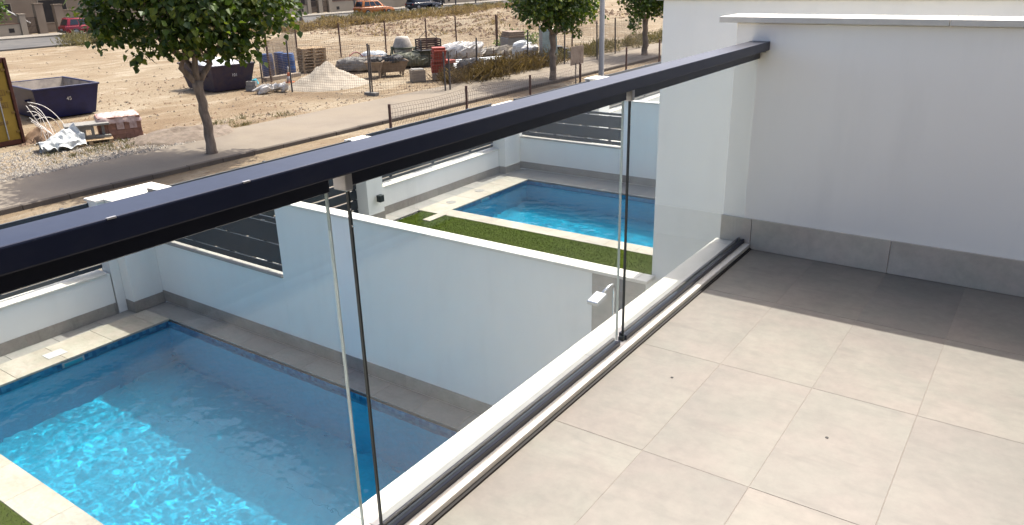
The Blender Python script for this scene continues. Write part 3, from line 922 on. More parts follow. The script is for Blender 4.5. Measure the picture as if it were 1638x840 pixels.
# lids in the pool rims
for (x, y, nm) in ((-8.68, 7.87, None), (-8.71, 8.88, None)):
    MB().lathe([(0.105, 0.0003), (0.105, 0.004), (0.095, 0.006), (0.0, 0.006)], 20, cap=False).build("lid", "tile_deck", P2, loc=(x - P2.location.x, y - P2.location.y, 0.0))
box("lid", "white_paint", P1, -8.80 - P1.location.x, -8.62 - P1.location.x, -0.26 - P1.location.y, -0.02 - P1.location.y, 0.0005, 0.006, 0.002)

# garden ground: decks (each tile), lawns
def deck(name, label, boxes):
    t = thing(name, label, "deck", (-5.0, boxes[0][2], G), kind="structure")
    for (x0, x1, y0, y1, along, ln, wd, zz) in boxes:
        nrow = max(1, int(round(((y1 - y0) if along == 'x' else (x1 - x0)) / wd)))
        for r_ in range(nrow):
            if along == 'x':
                a, b = y0 + (y1 - y0) * r_ / nrow, y0 + (y1 - y0) * (r_ + 1) / nrow
                lay_strip(t, "tile_deck", x0, x1, a + 0.0015, b - 0.0015, 'x', ln, zz - 0.02, zz, "tile", 0.3)
            else:
                a, b = x0 + (x1 - x0) * r_ / nrow, x0 + (x1 - x0) * (r_ + 1) / nrow
                lay_strip(t, "tile_deck", a + 0.0015, b - 0.0015, y0, y1, 'y', ln, zz - 0.02, zz, "tile", 0.3)
    return t
deck("garden_deck", "grey tiled deck strips round the near pool", [(-9.30, -9.022, -6.2, 1.648, 'y', 0.6, 0.3, G - 0.025), (-9.02, -1.2, 1.302, 1.648, 'x', 0.6, 0.4, G - 0.004)])
deck("garden_deck", "grey tiled deck strips round the far pool", [(-9.30, -8.922, 2.1, 11.02, 'y', 0.6, 0.4, G - 0.02), (-8.92, -1.2, 10.222, 11.02, 'x', 0.6, 0.8, G - 0.004)])
def bed(name, x0, x1, y0, y1, z=G - 0.05):
    return tag(MB().box(x0, x1, y0, y1, z - 0.2, z).build(name, "screed"), None, None, None, "structure")
tag(bed("garden_ground", -9.56, -9.02, -40, 62), "pale bedding under the garden decks", "ground")
tag(bed("garden_ground", -9.02, 2.0, -40, -1.93, G - 0.06), "pale bedding under the near lawn", "ground")
tag(bed("garden_ground", -9.02, 2.0, 1.295, 7.10, G - 0.06), "pale bedding under the far lawn", "ground")
tag(bed("garden_ground", -9.02, 2.0, 10.215, 62, G - 0.06), "pale bedding behind the far pool", "ground")
tag(bed("garden_ground", -2.37, 2.0, -1.93, 1.295, G - 0.06), "pale bedding beside the near pool", "ground")
tag(bed("garden_ground", -2.37, 2.0, 7.10, 10.215, G - 0.06), "pale bedding beside the far pool", "ground")

def lawn(label, x0, x1, y0, y1, n, seed):
    r = np.random.default_rng(seed)
    m_ = MB().box(x0, x1, y0, y1, G - 0.055, G - 0.006)
    bx_ = r.uniform(x0, x1, n); by = r.uniform(y0, y1, n)
    th = r.uniform(0, 2 * math.pi, n); h = r.uniform(0.012, 0.026, n); ln = r.uniform(-0.012, 0.012, (n, 2)); wd = 0.0035
    z = G - 0.007
    vs = np.empty((n, 3, 3))
    vs[:, 0] = np.stack([bx_ - wd * np.cos(th), by - wd * np.sin(th), np.full(n, z)], -1)
    vs[:, 1] = np.stack([bx_ + wd * np.cos(th), by + wd * np.sin(th), np.full(n, z)], -1)
    vs[:, 2] = np.stack([bx_ + ln[:, 0], by + ln[:, 1], z + h], -1)
    o = len(m_.v)
    m_.v += vs.reshape(-1, 3).tolist()
    m_.f += [(o + 3 * i, o + 3 * i + 1, o + 3 * i + 2) for i in range(n)]
    return tag(m_.build("lawn", "turf"), label, "grass", kind="stuff")
lawn("short green turf strip between white wall and far pool", -8.80, -2.0, 2.1, 7.108, 90000, 1)
lawn("short green turf at the corner of the near pool", -8.95, -2.0, -6.2, -1.922, 60000, 2)
st = thing("stepping_slab", "pale stepping slab lying in the far lawn", "slab", (-8.30, 6.89, G))
box("slab", "travertine", st, -0.09, 0.09, -0.26, 0.26, -0.004, 0.012, 0.004)

# neighbouring house volume that rises at the right behind the terrace wall
nb = thing("neighbour_house", "tall white side wall of the next house behind the terrace wall", "house", (-1.4, 1.80, G))
box("wall_body", "plaster", nb, 0.0, 4.5, 0.0, 5.2, -0.1, 1.217 - G, 0.003)
box("coping_slab", "stone_cap", nb, -0.05, 4.55, -0.03, 0.26, 1.218 - G, 1.246 - G, 0.003)
box("coping_slab", "stone_cap", nb, -0.05, 0.26, 0.2605, 5.2, 1.218 - G, 1.246 - G, 0.003)

# ================================================================== trees
def limb(p0, p1, r0, r1, n=6, wob=0.08, seed=0):
    r = random.Random(seed)
    p0, p1 = Vector(p0), Vector(p1)
    pts, rad = [], []
    ln = (p1 - p0).length
    for i in range(n + 1):
        t = i / n
        q = p0.lerp(p1, t)
        if 0 < i < n:
            q += Vector((r.uniform(-1, 1), r.uniform(-1, 1), r.uniform(-0.4, 0.6))) * wob * ln * math.sin(math.pi * t)
        pts.append(q)
        rad.append(r0 + (r1 - r0) * t ** 0.8)
    return pts, rad

def leaf_cloud(lobes, n, size, seed, hang=0.35, wid=1.0):
    """leaf-sized folded blades spread through the shells of several lobes; returns verts, faces"""
    r = np.random.default_rng(seed)
    wts = np.array([a * b * c for (_, (a, b, c)) in lobes]) ** 0.72
    wts /= wts.sum()
    idx = r.choice(len(lobes), n, p=wts)
    C = np.array([l[0] for l in lobes])[idx]
    R = np.array([l[1] for l in lobes])[idx]
    d = r.normal(size=(n, 3))
    d /= np.linalg.norm(d, axis=1, keepdims=True)
    rad = r.random(n) ** 0.42
    # twigs: pull leaves together in small tufts
    tuft = r.normal(size=(n // 9 + 1, 3))
    tuft /= np.linalg.norm(tuft, axis=1, keepdims=True)
    ti = r.integers(0, len(tuft), n)
    d = d * 0.45 + tuft[ti] * 0.75
    d /= np.linalg.norm(d, axis=1, keepdims=True)
    stray = np.where(r.random(len(tuft))[ti] < 0.16, r.uniform(1.05, 1.42, len(tuft))[ti], 1.0)
    P = C + d * R * (rad * stray)[:, None] * r.uniform(0.9, 1.12, n)[:, None]
    # leaf frame: tip direction mostly outward and drooping, face roughly up/outward
    tip = d * 0.7 + r.normal(size=(n, 3)) * 0.55
    tip[:, 2] -= hang
    tip /= np.linalg.norm(tip, axis=1, keepdims=True)
    up = d * 0.5 + np.array([0, 0, 0.9]) + r.normal(size=(n, 3)) * 0.5
    side = np.cross(tip, up)
    side /= np.linalg.norm(side, axis=1, keepdims=True) + 1e-9
    nrm = np.cross(side, tip)
    s = size * r.uniform(0.6, 1.25, n)[:, None]
    fold = r.uniform(0.05, 0.22, n)[:, None]
    V = np.empty((n, 6, 3))
    V[:, 0] = P
    V[:, 1] = P + s * (tip * 0.30 + side * 0.46 * wid + nrm * fold)
    V[:, 2] = P + s * (tip * 0.68 + side * 0.30 * wid + nrm * fold * 0.6)
    V[:, 3] = P + s * tip * 1.05
    V[:, 4] = P + s * (tip * 0.68 - side * 0.30 * wid + nrm * fold * 0.6)
    V[:, 5] = P + s * (tip * 0.30 - side * 0.46 * wid + nrm * fold)
    vs = V.reshape(-1, 3).tolist()
    fs = []
    for i in range(n):
        o = 6 * i
        fs.append((o, o + 1, o + 2, o + 3))
        fs.append((o, o + 3, o + 4, o + 5))
    return vs, fs

def tree(label, base, trunk, limbs, lobes, nleaf, size, seed, lean=(0, 0), group="trees along the far pavement"):
    t = thing("street_tree", label, "tree", base, group=group)
    m_ = MB()
    h, r0, r1 = trunk
    top = Vector((lean[0], lean[1], h))
    pts, rad = limb((0, 0, -0.12), top, r0, r1, 10, 0.035, seed)
    rad[0] *= 1.35
    rad[1] *= 1.1
    rad[-2] *= 1.15
    rad[-1] *= 1.3
    m_.tube(pts, rad, 12)
    for k, e in enumerate(limbs):
        pts, rad = limb(top - Vector((0, 0, 0.10)), e, r1 * 0.85, r1 * 0.30, 6, 0.07, seed + k + 1)
        m_.tube(pts, rad, 8)
        rr = random.Random(seed * 31 + k)
        for j in range(4):
            q = pts[rr.randint(2, 5)]
            tgt = Vector(lobes[rr.randrange(len(lobes))][0])
            e2 = q.lerp(tgt, rr.uniform(0.45, 0.85)) + Vector((rr.uniform(-.3, .3), rr.uniform(-.3, .3), rr.uniform(-.1, .4)))
            p2, r2_ = limb(q, e2, r1 * 0.30, r1 * 0.09, 4, 0.12, seed + 50 + k * 7 + j)
            m_.tube(p2, r2_, 6)
    m_.build("trunk", "bark", t, smooth=True)
    mm = MB()
    mm.v, mm.f = leaf_cloud(lobes, nleaf, size, seed)
    mm.build("crown", "leaf", t)
    return t

lob1 = [((0.00, 0.00, 5.08), (1.80, 1.74, 1.60)), ((-0.81, -1.16, 4.08), (1.08, 1.17, 1.15)), ((0.81, 1.12, 4.18), (1.12, 1.22, 1.20)),
        ((-1.17, 0.77, 4.18), (1.08, 1.13, 1.20)), ((1.08, -0.69, 4.18), (1.12, 1.13, 1.20)), ((0.36, 0.26, 3.28), (1.12, 1.17, 0.80)),
        ((-0.54, -1.94, 3.43), (0.50, 0.54, 0.62)), ((0.45, -1.03, 3.23), (0.72, 0.78, 0.60)), ((0.81, 2.02, 3.68), (0.63, 0.70, 0.75)),
        ((0.63, 0.95, 2.88), (0.68, 0.70, 0.55)), ((0.00, 0.00, 6.28), (1.08, 1.04, 0.90)), ((0.45, -2.06, 4.58), (0.63, 0.65, 0.70)), ((-0.18, 1.98, 4.78), (0.72, 0.70, 0.80)),
        ((0.18, -1.63, 2.83), (0.25, 0.28, 0.35))]
tree("broad green tree with crooked trunk on the pavement in front of the skips", (-17.33, 8.29, G), (1.95, 0.135, 0.115),
     [(0.1, -1.0, 3.2), (0.2, 0.8, 3.2), (-0.8, 0.2, 3.5), (0.5, -0.1, 4.0)], lob1, 11500, 0.165, 3, (0.0, -0.10))
lob2 = [((0.0, 0.0, 4.1), (1.7, 1.7, 1.3)), ((0.2, -1.4, 3.5), (1.1, 1.1, 1.0)), ((0.1, 1.5, 3.4), (1.1, 1.1, 1.0)), ((0.9, 0.2, 3.2), (1.1, 1.2, 0.9)),
        ((-0.9, 0.1, 3.4), (1.1, 1.2, 1.0)), ((0.3, -0.3, 2.65), (0.9, 0.95, 0.6)), ((0.2, 1.1, 2.15), (0.35, 0.45, 0.3)), ((0.2, 1.75, 1.8), (0.18, 0.35, 0.15)),
        ((0.3, -2.1, 3.0), (0.5, 0.55, 0.5)), ((0.3, 2.2, 2.9), (0.5, 0.6, 0.5))]
tree("green tree with drooping low branch beside the lamp post", (-16.75, 24.78, G), (1.9, 0.15, 0.12),
     [(0.1, -0.9, 3.1), (0.2, 0.9, 3.1), (-0.7, 0.1, 3.2), (0.2, 0.5, 2.2)], lob2, 8200, 0.15, 9)
lob3 = [((0.0, 0.0, 4.0), (1.7, 1.7, 1.3)), ((0.2, -1.5, 3.2), (1.0, 1.1, 1.0)), ((0.1, 1.4, 3.2), (1.1, 1.1, 1.0)), ((0.8, 0.2, 3.0), (1.1, 1.2, 0.9)),
        ((0.3, -0.2, 2.5), (0.8, 0.9, 0.55)), ((0.5, -2.1, 2.35), (0.4, 0.55, 0.5)), ((0.6, -2.6, 1.75), (0.3, 0.4, 0.35)), ((0.3, -1.9, 3.7), (0.7, 0.7, 0.6))]
tree("dark green tree farthest along the pavement, next to the white wall", (-17.57, 35.4, G), (1.9, 0.17, 0.13),
     [(0.1, -0.9, 3.0), (0.2, 0.9, 3.1), (-0.7, 0.1, 3.2), (0.5, -1.3, 2.4)], lob3, 7200, 0.15, 15)

# ================================================================== fences of the plot and the street
def wire_panel(parent, a, b, h, step=0.10, hstep=0.10, fold=False, rw=0.0042, z_off=0.05):
    """welded wire mesh between two posts, one part"""
    p = parent.location
    a, b = Vector(a), Vector(b)
    d = b - a
    ln = d.length
    u = d / ln
    nrm = Vector((-u.y, u.x, 0))
    m_ = MB()
    def zprof(z):
        if not fold:
            return 0.0
        f = 0.0
        for zc in (0.35, 0.95, 1.45):
            f = max(f, 0.055 * max(0, 1 - abs(z - zc) / 0.10))
        return f
    sag = lambda s: -0.02 * math.sin(math.pi * s) + 0.015 * math.sin(7 * s + a.x)
    n = int(ln / step)
    zs = [z_off + i * 0.1 for i in range(int((h - z_off) / 0.1) + 1)] if fold else [z_off, h]
    for i in range(n + 1):
        s = i / n
        q = a + d * s
        m_.tube([q + Vector((0, 0, z + sag(s))) + nrm * zprof(z) - p for z in zs], rw, 3, False)
    k = int((h - z_off) / hstep)
    for j in range(k + 1):
        z = z_off + j * hstep
        m_.tube([a + d * s + Vector((0, 0, z + sag(s))) + nrm * (zprof(z) + 0.004) - p for s in (0, .25, .5, .75, 1)], rw, 3, False)
    o = m_.build("wire_mesh", "wire", parent)
    o["kind"] = "stuff"
    return o

def post_fence(label, posts, mat, h_mesh, group, r=0.03, fold=False, step=0.1, lean=0.02, mesh=True, double=(), z_base=G):
    t = thing("wire_fence", label, "fence", (posts[0][0], posts[0][1], z_base), group=group)
    p = t.location
    rr = random.Random(len(posts) * 7 + int(abs(posts[0][0])))
    for i, (x, y, h) in enumerate(posts):
        lx, ly = rr.uniform(-lean, lean) * h, rr.uniform(-lean, lean) * h
        MB().tube([(x - p.x, y - p.y, -0.05), (x - p.x + lx, y - p.y + ly, h)], r, 8).build("post", mat, t)
        if i in double:
            MB().tube([(x - p.x, y - p.y + 0.11, -0.05), (x - p.x + lx, y - p.y + 0.11, h - 0.05)], r * 0.8, 8).build("post", mat, t)
            box("foot_block", "concrete", t, x - p.x - 0.3, x - p.x + 0.3, y - p.y - 0.06, y - p.y + 0.17, -0.02, 0.10, 0.01)
    if mesh:
        for i in range(len(posts) - 1):
            a, b = posts[i], posts[i + 1]
            wire_panel(t, (a[0], a[1], z_base), (b[0], b[1], z_base), min(h_mesh, a[2], b[2]), step, step, fold)
    return t
post_fence("rusty wire fence in front of the sand pile and blue drums", [(-27.98, 18.4, 2.15), (-24.54, 17.17, 2.03), (-20.93, 18.0, 1.95), (-18.95, 20.2, 1.5)], "dark_post", 1.9, "wire fences round the building plot", 0.034, double=(2,))
post_fence("rusty wire fence behind the mixer and pallets", [(-27.98, 18.9, 2.1), (-34.5, 26.04, 1.75), (-32.85, 27.78, 1.9), (-32.09, 30.68, 1.85), (-30.47, 32.49, 1.9), (-30.23, 35.07, 1.9), (-27.77, 35.9, 1.95), (-23.62, 37.97, 1.7), (-19.5, 39.5, 1.85)], "rust_post", 1.75, "wire fences round the building plot", 0.045, double=(6,))
post_fence("wire fence of the plot beside the weedy pavement edge", [(-18.95, 20.5, 1.5), (-20.4, 24.2, 1.7), (-19.97, 27.65, 1.8), (-19.4, 30.1, 1.8), (-18.87, 32.51, 1.9), (-19.31, 35.36, 1.9), (-19.5, 39.4, 1.9)], "dark_post", 1.7, "wire fences round the building plot", 0.036)
post_fence("folded wire fence with brown posts on the near pavement", [(-12.0, 9.71, 1.52), (-12.0, 12.72, 1.58), (-12.0, 15.87, 1.5), (-12.0, 18.9, 1.52), (-12.0, 22.25, 1.75), (-12.0, 25.1, 1.8), (-12.0, 28.2, 1.8)], "rust_post", 1.5, "wire fences along the near pavement", 0.035, fold=True, step=0.095, z_base=G - 0.02)
# ================================================================== street furniture
lp = thing("lamp_post", "grey street lamp post standing behind the front wall", "lamp post", (-11.6, 19.6, G - 0.02))
MB().lathe([(0.15, 0.0), (0.15, 0.03), (0.105, 0.06), (0.10, 0.5), (0.085, 2.5), (0.06, 7.0), (0.055, 7.1)], 16).build("pole", "galvanised", lp, smooth=True)
MB().tube([(0, 0, 7.0), (-0.3, 0, 7.25), (-0.9, 0, 7.35), (-1.2, 0, 7.36)], 0.035, 8).build("arm", "galvanised", lp, smooth=True)
box("lamp_head", "lamp_grey", lp, -1.75, -1.15, -0.12, 0.12, 7.31, 7.41, 0.03)
box("access_door", "lamp_grey", lp, 0.088, 0.104, -0.045, 0.045, 0.6, 0.95, 0.003)

bd = thing("board_on_posts", "brown weathered board on two posts by the kerb", "board", (-12.3, 19.2, G - 0.02))
for dy in (-0.13, 0.13):
    MB().tube([(0.02, dy, 0), (0.02, dy, 1.5)], 0.022, 8).build("post", "dark_post", bd)
box("panel", "tarp_brown", bd, -0.02, 0.0, -0.42, 0.42, 1.45, 2.05, 0.004)

# ================================================================== things on the plot
def R2(v, a):
    return (v[0] * math.cos(a) - v[1] * math.sin(a), v[0] * math.sin(a) + v[1] * math.cos(a))

def text_part(body, size, mat, parent, loc, rot, name="lettering"):
    cu = bpy.data.curves.new(name, 'FONT')
    cu.body = body
    cu.size = size
    cu.extrude = 0.002
    cu.align_x = 'CENTER'
    cu.align_y = 'CENTER'
    cu.materials.append(M[mat])
    f_ = bpy.data.objects.new(name, cu)
    COL.objects.link(f_)
    bpy.context.view_layer.update()
    me = bpy.data.meshes.new_from_object(f_.evaluated_get(bpy.context.evaluated_depsgraph_get()))
    bpy.data.objects.remove(f_)
    bpy.data.curves.remove(cu)
    me.name = name
    o = bpy.data.objects.new(name, me)
    COL.objects.link(o)
    o.parent = parent
    o.location = loc
    o.rotation_euler = rot
    return o

# yellow shipping container, door end towards the street
ct = thing("shipping_container", "weathered yellow shipping container at the edge of the plot", "container", (-23.55, 5.08, G))
CW, CH, CD = 1.22, 2.46, 5.8
box("shell", "yellow_paint", ct, -CD, -0.06, -CW + 0.01, CW - 0.01, 0.10, CH - 0.02, 0.01)
for s_ in (-1, 1):
    box("corner_post", "rust", ct, -0.16, 0.02, s_ * CW - 0.04, s_ * CW + 0.04, 0.0, CH, 0.008)
box("top_beam", "rust", ct, -0.12, 0.01, -CW + 0.071, CW - 0.071, CH - 0.13, CH - 0.003, 0.006)
box("bottom_beam", "rust", ct, -0.12, 0.005, -CW + 0.071, CW - 0.071, 0.02, 0.15, 0.006)
for s_ in (-1, 1):
    y0, y1 = (0.01, CW - 0.075) if s_ > 0 else (-CW + 0.075, -0.01)
    dr = box("door", "yellow_paint", ct, -0.06, -0.012, y0, y1, 0.152, CH - 0.132, 0.006)
    c_ = dr.location
    for zz in (0.62, 1.10, 1.30, 1.75):
        box("door_rib", "yellow_dark", dr, 0.0245, 0.040, y0 + 0.10 - c_.y, y1 - 0.22 - c_.y, zz - c_.z, zz + 0.10 - c_.z, 0.01)
    for yy in (y0 + 0.30, y1 - 0.32):
        MB().tube([(0.045, yy - c_.y, -1.05), (0.045, yy - c_.y, 1.05)], 0.017, 8).build("lock_rod", "galvanised", dr)
    for zz in (0.35, 0.9, 1.5, 2.1):
        box("hinge", "yellow_dark", dr, 0.0245, 0.05, y1 - 0.07 - c_.y, y1 + 0.02 - c_.y, zz - c_.z, zz + 0.06 - c_.z, 0.004)
    if s_ > 0:
        text_part("n  L", 0.20, "far_dark", dr, (0.027, 0.20, 0.88), (math.radians(90), 0, math.radians(90)))
        for zz in (0.40, 0.05):
            for yo in (0.02, 0.30):
                g_ = MB()
                for q in range(3):
                    g_.box(0.0252, 0.0272, yo + q * 0.062, yo + q * 0.062 + 0.026, zz - 0.12 - 0.10, zz + 0.02 - 0.10)
                g_.box(0.0252, 0.0270, yo - 0.01, yo + 0.16, zz - 0.17 - 0.04, zz - 0.15 - 0.035)
                g_.box(0.0252, 0.0270, yo - 0.01, yo + 0.16, zz - 0.075, zz - 0.05)
                g_.build("painted_mark", "yellow_dark", dr)

def skip(label, loc, rz, paint, text, L_=3.2, W_=1.75, H_=1.05, fill=None):
    t = thing("rubbish_skip", label, "skip", loc, rz, group="open metal skips on the plot")
    # flared open box: inner and outer skins, local x = length
    fl = 0.30
    def skin(off):
        b = (-L_ / 2 + fl + off, L_ / 2 - fl - off, -W_ / 2 + fl * 0.55 + off, W_ / 2 - fl * 0.55 - off)
        tp = (-L_ / 2 + off, L_ / 2 - off, -W_ / 2 + off, W_ / 2 - off)
        return b, tp
    b, tp = skin(0)
    bi, ti = skin(0.035)
    m_ = MB()
    z0, z1 = 0.04, H_
    def ring(q, z): return [(q[0], q[2], z), (q[1], q[2], z), (q[1], q[3], z), (q[0], q[3], z)]
    m_.add(ring(b, z0) + ring(tp, z1), [(0, 3, 2, 1), (0, 1, 5, 4), (1, 2, 6, 5), (2, 3, 7, 6), (3, 0, 4, 7)])
    m_.build("shell", paint, t)
    n_ = MB()
    n_.add(ring(bi, z0 + 0.05) + ring(ti, z1), [(0, 1, 2, 3), (0, 4, 5, 1), (1, 5, 6, 2), (2, 6, 7, 3), (3, 7, 4, 0)])
    n_.build("lining", "skip_inside", t)
    r_ = MB()
    for (x0, x1, y0, y1) in ((tp[0] - .03, tp[1] + .03, tp[2] - .03, tp[2] + .04), (tp[0] - .03, tp[1] + .03, tp[3] - .04, tp[3] + .03), (tp[0] - .03, tp[0] + .04, tp[2] + .041, tp[3] - .041), (tp[1] - .04, tp[1] + .03, tp[2] + .041, tp[3] - .041)):
        r_.box(x0, x1, y0, y1, z1 - 0.05, z1 + 0.012)
    r_.build("rim", paint, t, 0.006)
    for s_ in (-1, 1):          # lifting lugs and side ribs
        for xx in (-0.85, 0.85):
            MB().tube([(xx, s_ * (W_ / 2 - 0.10), H_ * 0.62), (xx, s_ * (W_ / 2 + 0.09), H_ * 0.62)], 0.04, 10).build("lug", paint, t)
        box("runner", paint, t, -L_ / 2 + 0.45, L_ / 2 - 0.45, s_ * 0.45 - 0.05, s_ * 0.45 + 0.05, 0.0, 0.039)
    if text:
        ang = math.atan2(fl, H_ - z0)
        text_part(text, 0.17, "white_bag", t, (L_ / 2 - fl * 0.42 + 0.035, 0.05, H_ * 0.60), (math.radians(90) , 0, math.radians(90)))
    if fill:
        r = np.random.default_rng(5)
        gx_, gy_ = 14, 9
        vs = []
        for j in range(gy_ + 1):
            for i in range(gx_ + 1):
                u, v = i / gx_, j / gy_
                zz = H_ - 0.10 + 0.28 * math.sin(math.pi * u) * math.sin(math.pi * v) + r.uniform(-0.05, 0.07)
                vs.append((ti[0] + 0.02 + (ti[1] - ti[0] - 0.04) * u, ti[2] + 0.02 + (ti[3] - ti[2] - 0.04) * v, zz))
        fs = [(j * (gx_ + 1) + i, j * (gx_ + 1) + i + 1, (j + 1) * (gx_ + 1) + i + 1, (j + 1) * (gx_ + 1) + i) for j in range(gy_) for i in range(gx_)]
        MB().add(vs, fs).build("rubble_load", fill, t)
    return t
skip("empty navy blue skip between the yellow container and the brick pallet", (-28.35, 9.55, G), math.radians(-6), "navy_paint", "45", 3.1, 2.15, 1.08)
skip("dark worn skip loaded with white rubble behind the tree trunk", (-28.35, 16.45, G), math.radians(-8), "navy_worn", "101", 2.9, 1.95, 1.08, "white_sheet")

# pallets
def make_pallet(label, loc, rz, group=None):
    t = thing("wooden_pallet", label, "pallet", loc, rz, group)
    for yy in (-0.44, -0.22, 0.0, 0.22, 0.44):
        shared_box("top_board", "wood", t, 1.2, 0.12, 0.022, (0, yy, 0.131))
    for xx in (-0.53, 0, 0.53):
        shared_box("stringer", "wood", t, 0.10, 1.0, 0.022, (xx, 0, 0.109))
        for yy in (-0.43, 0, 0.43):
            shared_box("block", "wood", t, 0.10, 0.13, 0.078, (xx, yy, 0.059))
    for yy in (-0.43, 0, 0.43):
        shared_box("bottom_board", "wood", t, 1.2, 0.10, 0.02, (0, yy, 0.010))
    return t
p0 = make_pallet("lowest pallet of the pallet stack behind the sand pile", (-29.15, 22.4, G), math.radians(63), "stacked wooden pallets")
order = ["second", "third", "fourth", "fifth", "sixth"]
for k in range(1, 8):
    c = copy_tree(p0)
    c.location.z = G + k * 0.143
    c.rotation_euler.z += random.uniform(-0.06, 0.06)
    c.location.x += random.uniform(-0.05, 0.05)
    c["label"] = ("topmost pallet of the stack behind the sand pile" if k == 7 else order[k - 1] + " pallet from the ground in the stack behind the sand pile" if k < 6 else "pallet directly under the topmost one behind the sand pile")
pl2 = make_pallet("single grey pallet under the hollow concrete element", (-21.85, 7.35, G), math.radians(66))
for ch in pl2.children:
    pass

# brick pack wrapped in film
bp = thing("brick_pack", "pallet load of red bricks with torn pink plastic film", "bricks", (-21.95, 8.35, G), math.radians(66))
for k in range(5):
    for i in range(5):
        for j in range(4):
            if 0 < i < 4 and 0 < j < 3 and k < 4:
                continue
            shared_box("brick", "brick_red", bp, 0.226, 0.246, 0.128, (-0.46 + i * 0.23 + random.uniform(-.004, .004), -0.375 + j * 0.25 + random.uniform(-.004, .004), 0.075 + k * 0.131), (0, 0, random.uniform(-0.01, 0.01)), 0.004)
# crumpled cloth builder
def crumple(nx_, ny_, fn, seed, amp, freq):
    m_ = MB()
    vs = []
    for j in range(ny_ + 1):
        for i in range(nx_ + 1):
            u, v = i / nx_, j / ny_
            x, y, z = fn(u, v)
            d_ = mnoise.noise((x * freq + seed, y * freq, z * freq)) * amp
            e_ = mnoise.noise((x * freq * 2.3, y * freq * 2.3 + seed, z * freq * 2.3)) * amp * 0.5
            vs.append((x + e_, y - d_ * 0.6, z + abs(d_) + e_ * 0.6))
    fs = [(j * (nx_ + 1) + i, j * (nx_ + 1) + i + 1, (j + 1) * (nx_ + 1) + i + 1, (j + 1) * (nx_ + 1) + i) for j in range(ny_) for i in range(nx_)]
    return m_.add(vs, fs)
def film_fn(u, v):
    x = -0.62 + 1.24 * u
    y = -0.56 + 1.12 * v
    edge = max(abs(x) - 0.55, abs(y) - 0.47, 0)
    return (max(-0.60, min(0.60, x)), max(-0.525, min(0.525, y)), 0.68 - edge * 2.2)
crumple(26, 22, film_fn, 2, 0.05, 4).build("film", "film_pink", bp, smooth=True)
for (x, y) in ((0.0, -0.53), (0.35, -0.53)):
    box("tape_strip", "film_pink", bp, x - 0.10, x + 0.10, -0.512, -0.504, 0.30, 0.66)

# hollow precast element standing on the pallet
hc = thing("concrete_element", "hollow pale concrete element lying on the single pallet", "concrete element", (-21.95, 7.35, G + 0.143), math.radians(66))
hm = MB()
hm.box(-0.50, -0.02, -0.28, -0.20, 0.0, 0.36)
hm.box(0.12, 0.20, -0.28, -0.20, 0.0, 0.36)
hm.box(-0.0195, 0.1195, -0.28, -0.20, 0.0, 0.10)
hm.box(-0.0195, 0.1195, -0.28, -0.20, 0.26, 0.36)
hm.box(-0.50, -0.42, -0.1995, 0.30, 0.0, 0.36)
hm.build("front_frame", "block_grey", hc, 0.006)
box("cover_slab", "block_grey", hc, -0.55, 0.62, -0.33, 0.34, 0.361, 0.42, 0.008)
box("lower_ledge", "block_grey", hc, 0.2005, 0.62, -0.30, -0.16, 0.0, 0.07, 0.008)
box("side_wall", "block_grey", hc, 0.40, 0.48, -0.1595, 0.30, 0.0, 0.3605, 0.006)

ps = thing("plastic_sheet", "crumpled white plastic sheet beside the concrete element", "plastic sheet", (-22.15, 6.45, G))
def sheet_fn(u, v):
    x = -0.55 + 1.2 * v
    y = -0.55 + 1.05 * u
    h = 0.52 * max(0, math.sin(math.pi * min(1, max(0, (v * 1.05)))) ) * (0.35 + 0.65 * u)
    return (x * -0.8 + 0.45, y, 0.03 + h)
crumple(30, 30, sheet_fn, 7, 0.22, 3.1).build("sheet", "white_sheet", ps, smooth=True)
def roll_fn(u, v):
    a = 2 * math.pi * v
    return (0.62 + 0.10 * math.cos(a) - 0.12 * u, -0.62 + 1.0 * u, 0.10 + 0.10 * math.sin(a))
crumple(24, 12, roll_fn, 3, 0.07, 5).build("folded_edge", "white_sheet", ps, smooth=True)

# white straps and cable loops between container and sheet
cb = thing("cable_tangle", "tangle of pale cable loops leaning on the yellow container", "cable", (-23.2, 6.6, G))
rr = random.Random(4)
for k in range(11):
    h = rr.uniform(0.5, 1.25)
    y1 = rr.uniform(0.05, 0.9)
    pts = []
    for i in range(11):
        t_ = i / 10
        pts.append((0.15 * math.sin(3 * t_ + k) + 0.9 * t_ * (k % 3 == 0), -0.12 + y1 * t_ + 0.12 * math.sin(math.pi * t_), 0.02 + h * (1 - t_) ** 1.2 + 0.35 * math.sin(math.pi * t_) * (k % 2)))
    MB().tube(pts, 0.010, 5).build("cable", "cable", cb, smooth=True)

def heap(name, label, cat, loc, rx, ry, h, mat, seed, n=30, peak=1.0, rough=0.12, parent=None, group=None):
    vs, fs = [], []
    rings = 12
    vs.append((0, 0, h))
    for i in range(1, rings + 1):
        t_ = i / rings
        for k in range(n):
            a = 2 * math.pi * k / n
            ed = 1 + 0.22 * mnoise.noise((math.cos(a) * 1.3 + seed, math.sin(a) * 1.3, 0))
            x, y = rx * t_ * ed * math.cos(a), ry * t_ * ed * math.sin(a)
            z = h * (1 - t_) ** peak + rough * h * mnoise.noise((x * 2.2 + seed, y * 2.2, 3)) * (1 - t_ * 0.6) + rough * 0.5 * h * mnoise.noise((x * 6 + seed, y * 6, 3))
            vs.append((x, y, max(z, -0.04) if i < rings else -0.06))
    for k in range(n):
        fs.append((0, 1 + k, 1 + (k + 1) % n))
    for i in range(rings - 1):
        for k in range(n):
            k2 = (k + 1) % n
            a_, b_ = 1 + i * n, 1 + (i + 1) * n
            fs.append((a_ + k, b_ + k, b_ + k2, a_ + k2))
    o = MB().add(vs, fs).build(name, mat, smooth=True, loc=loc)
    return tag(o, label, cat, group)
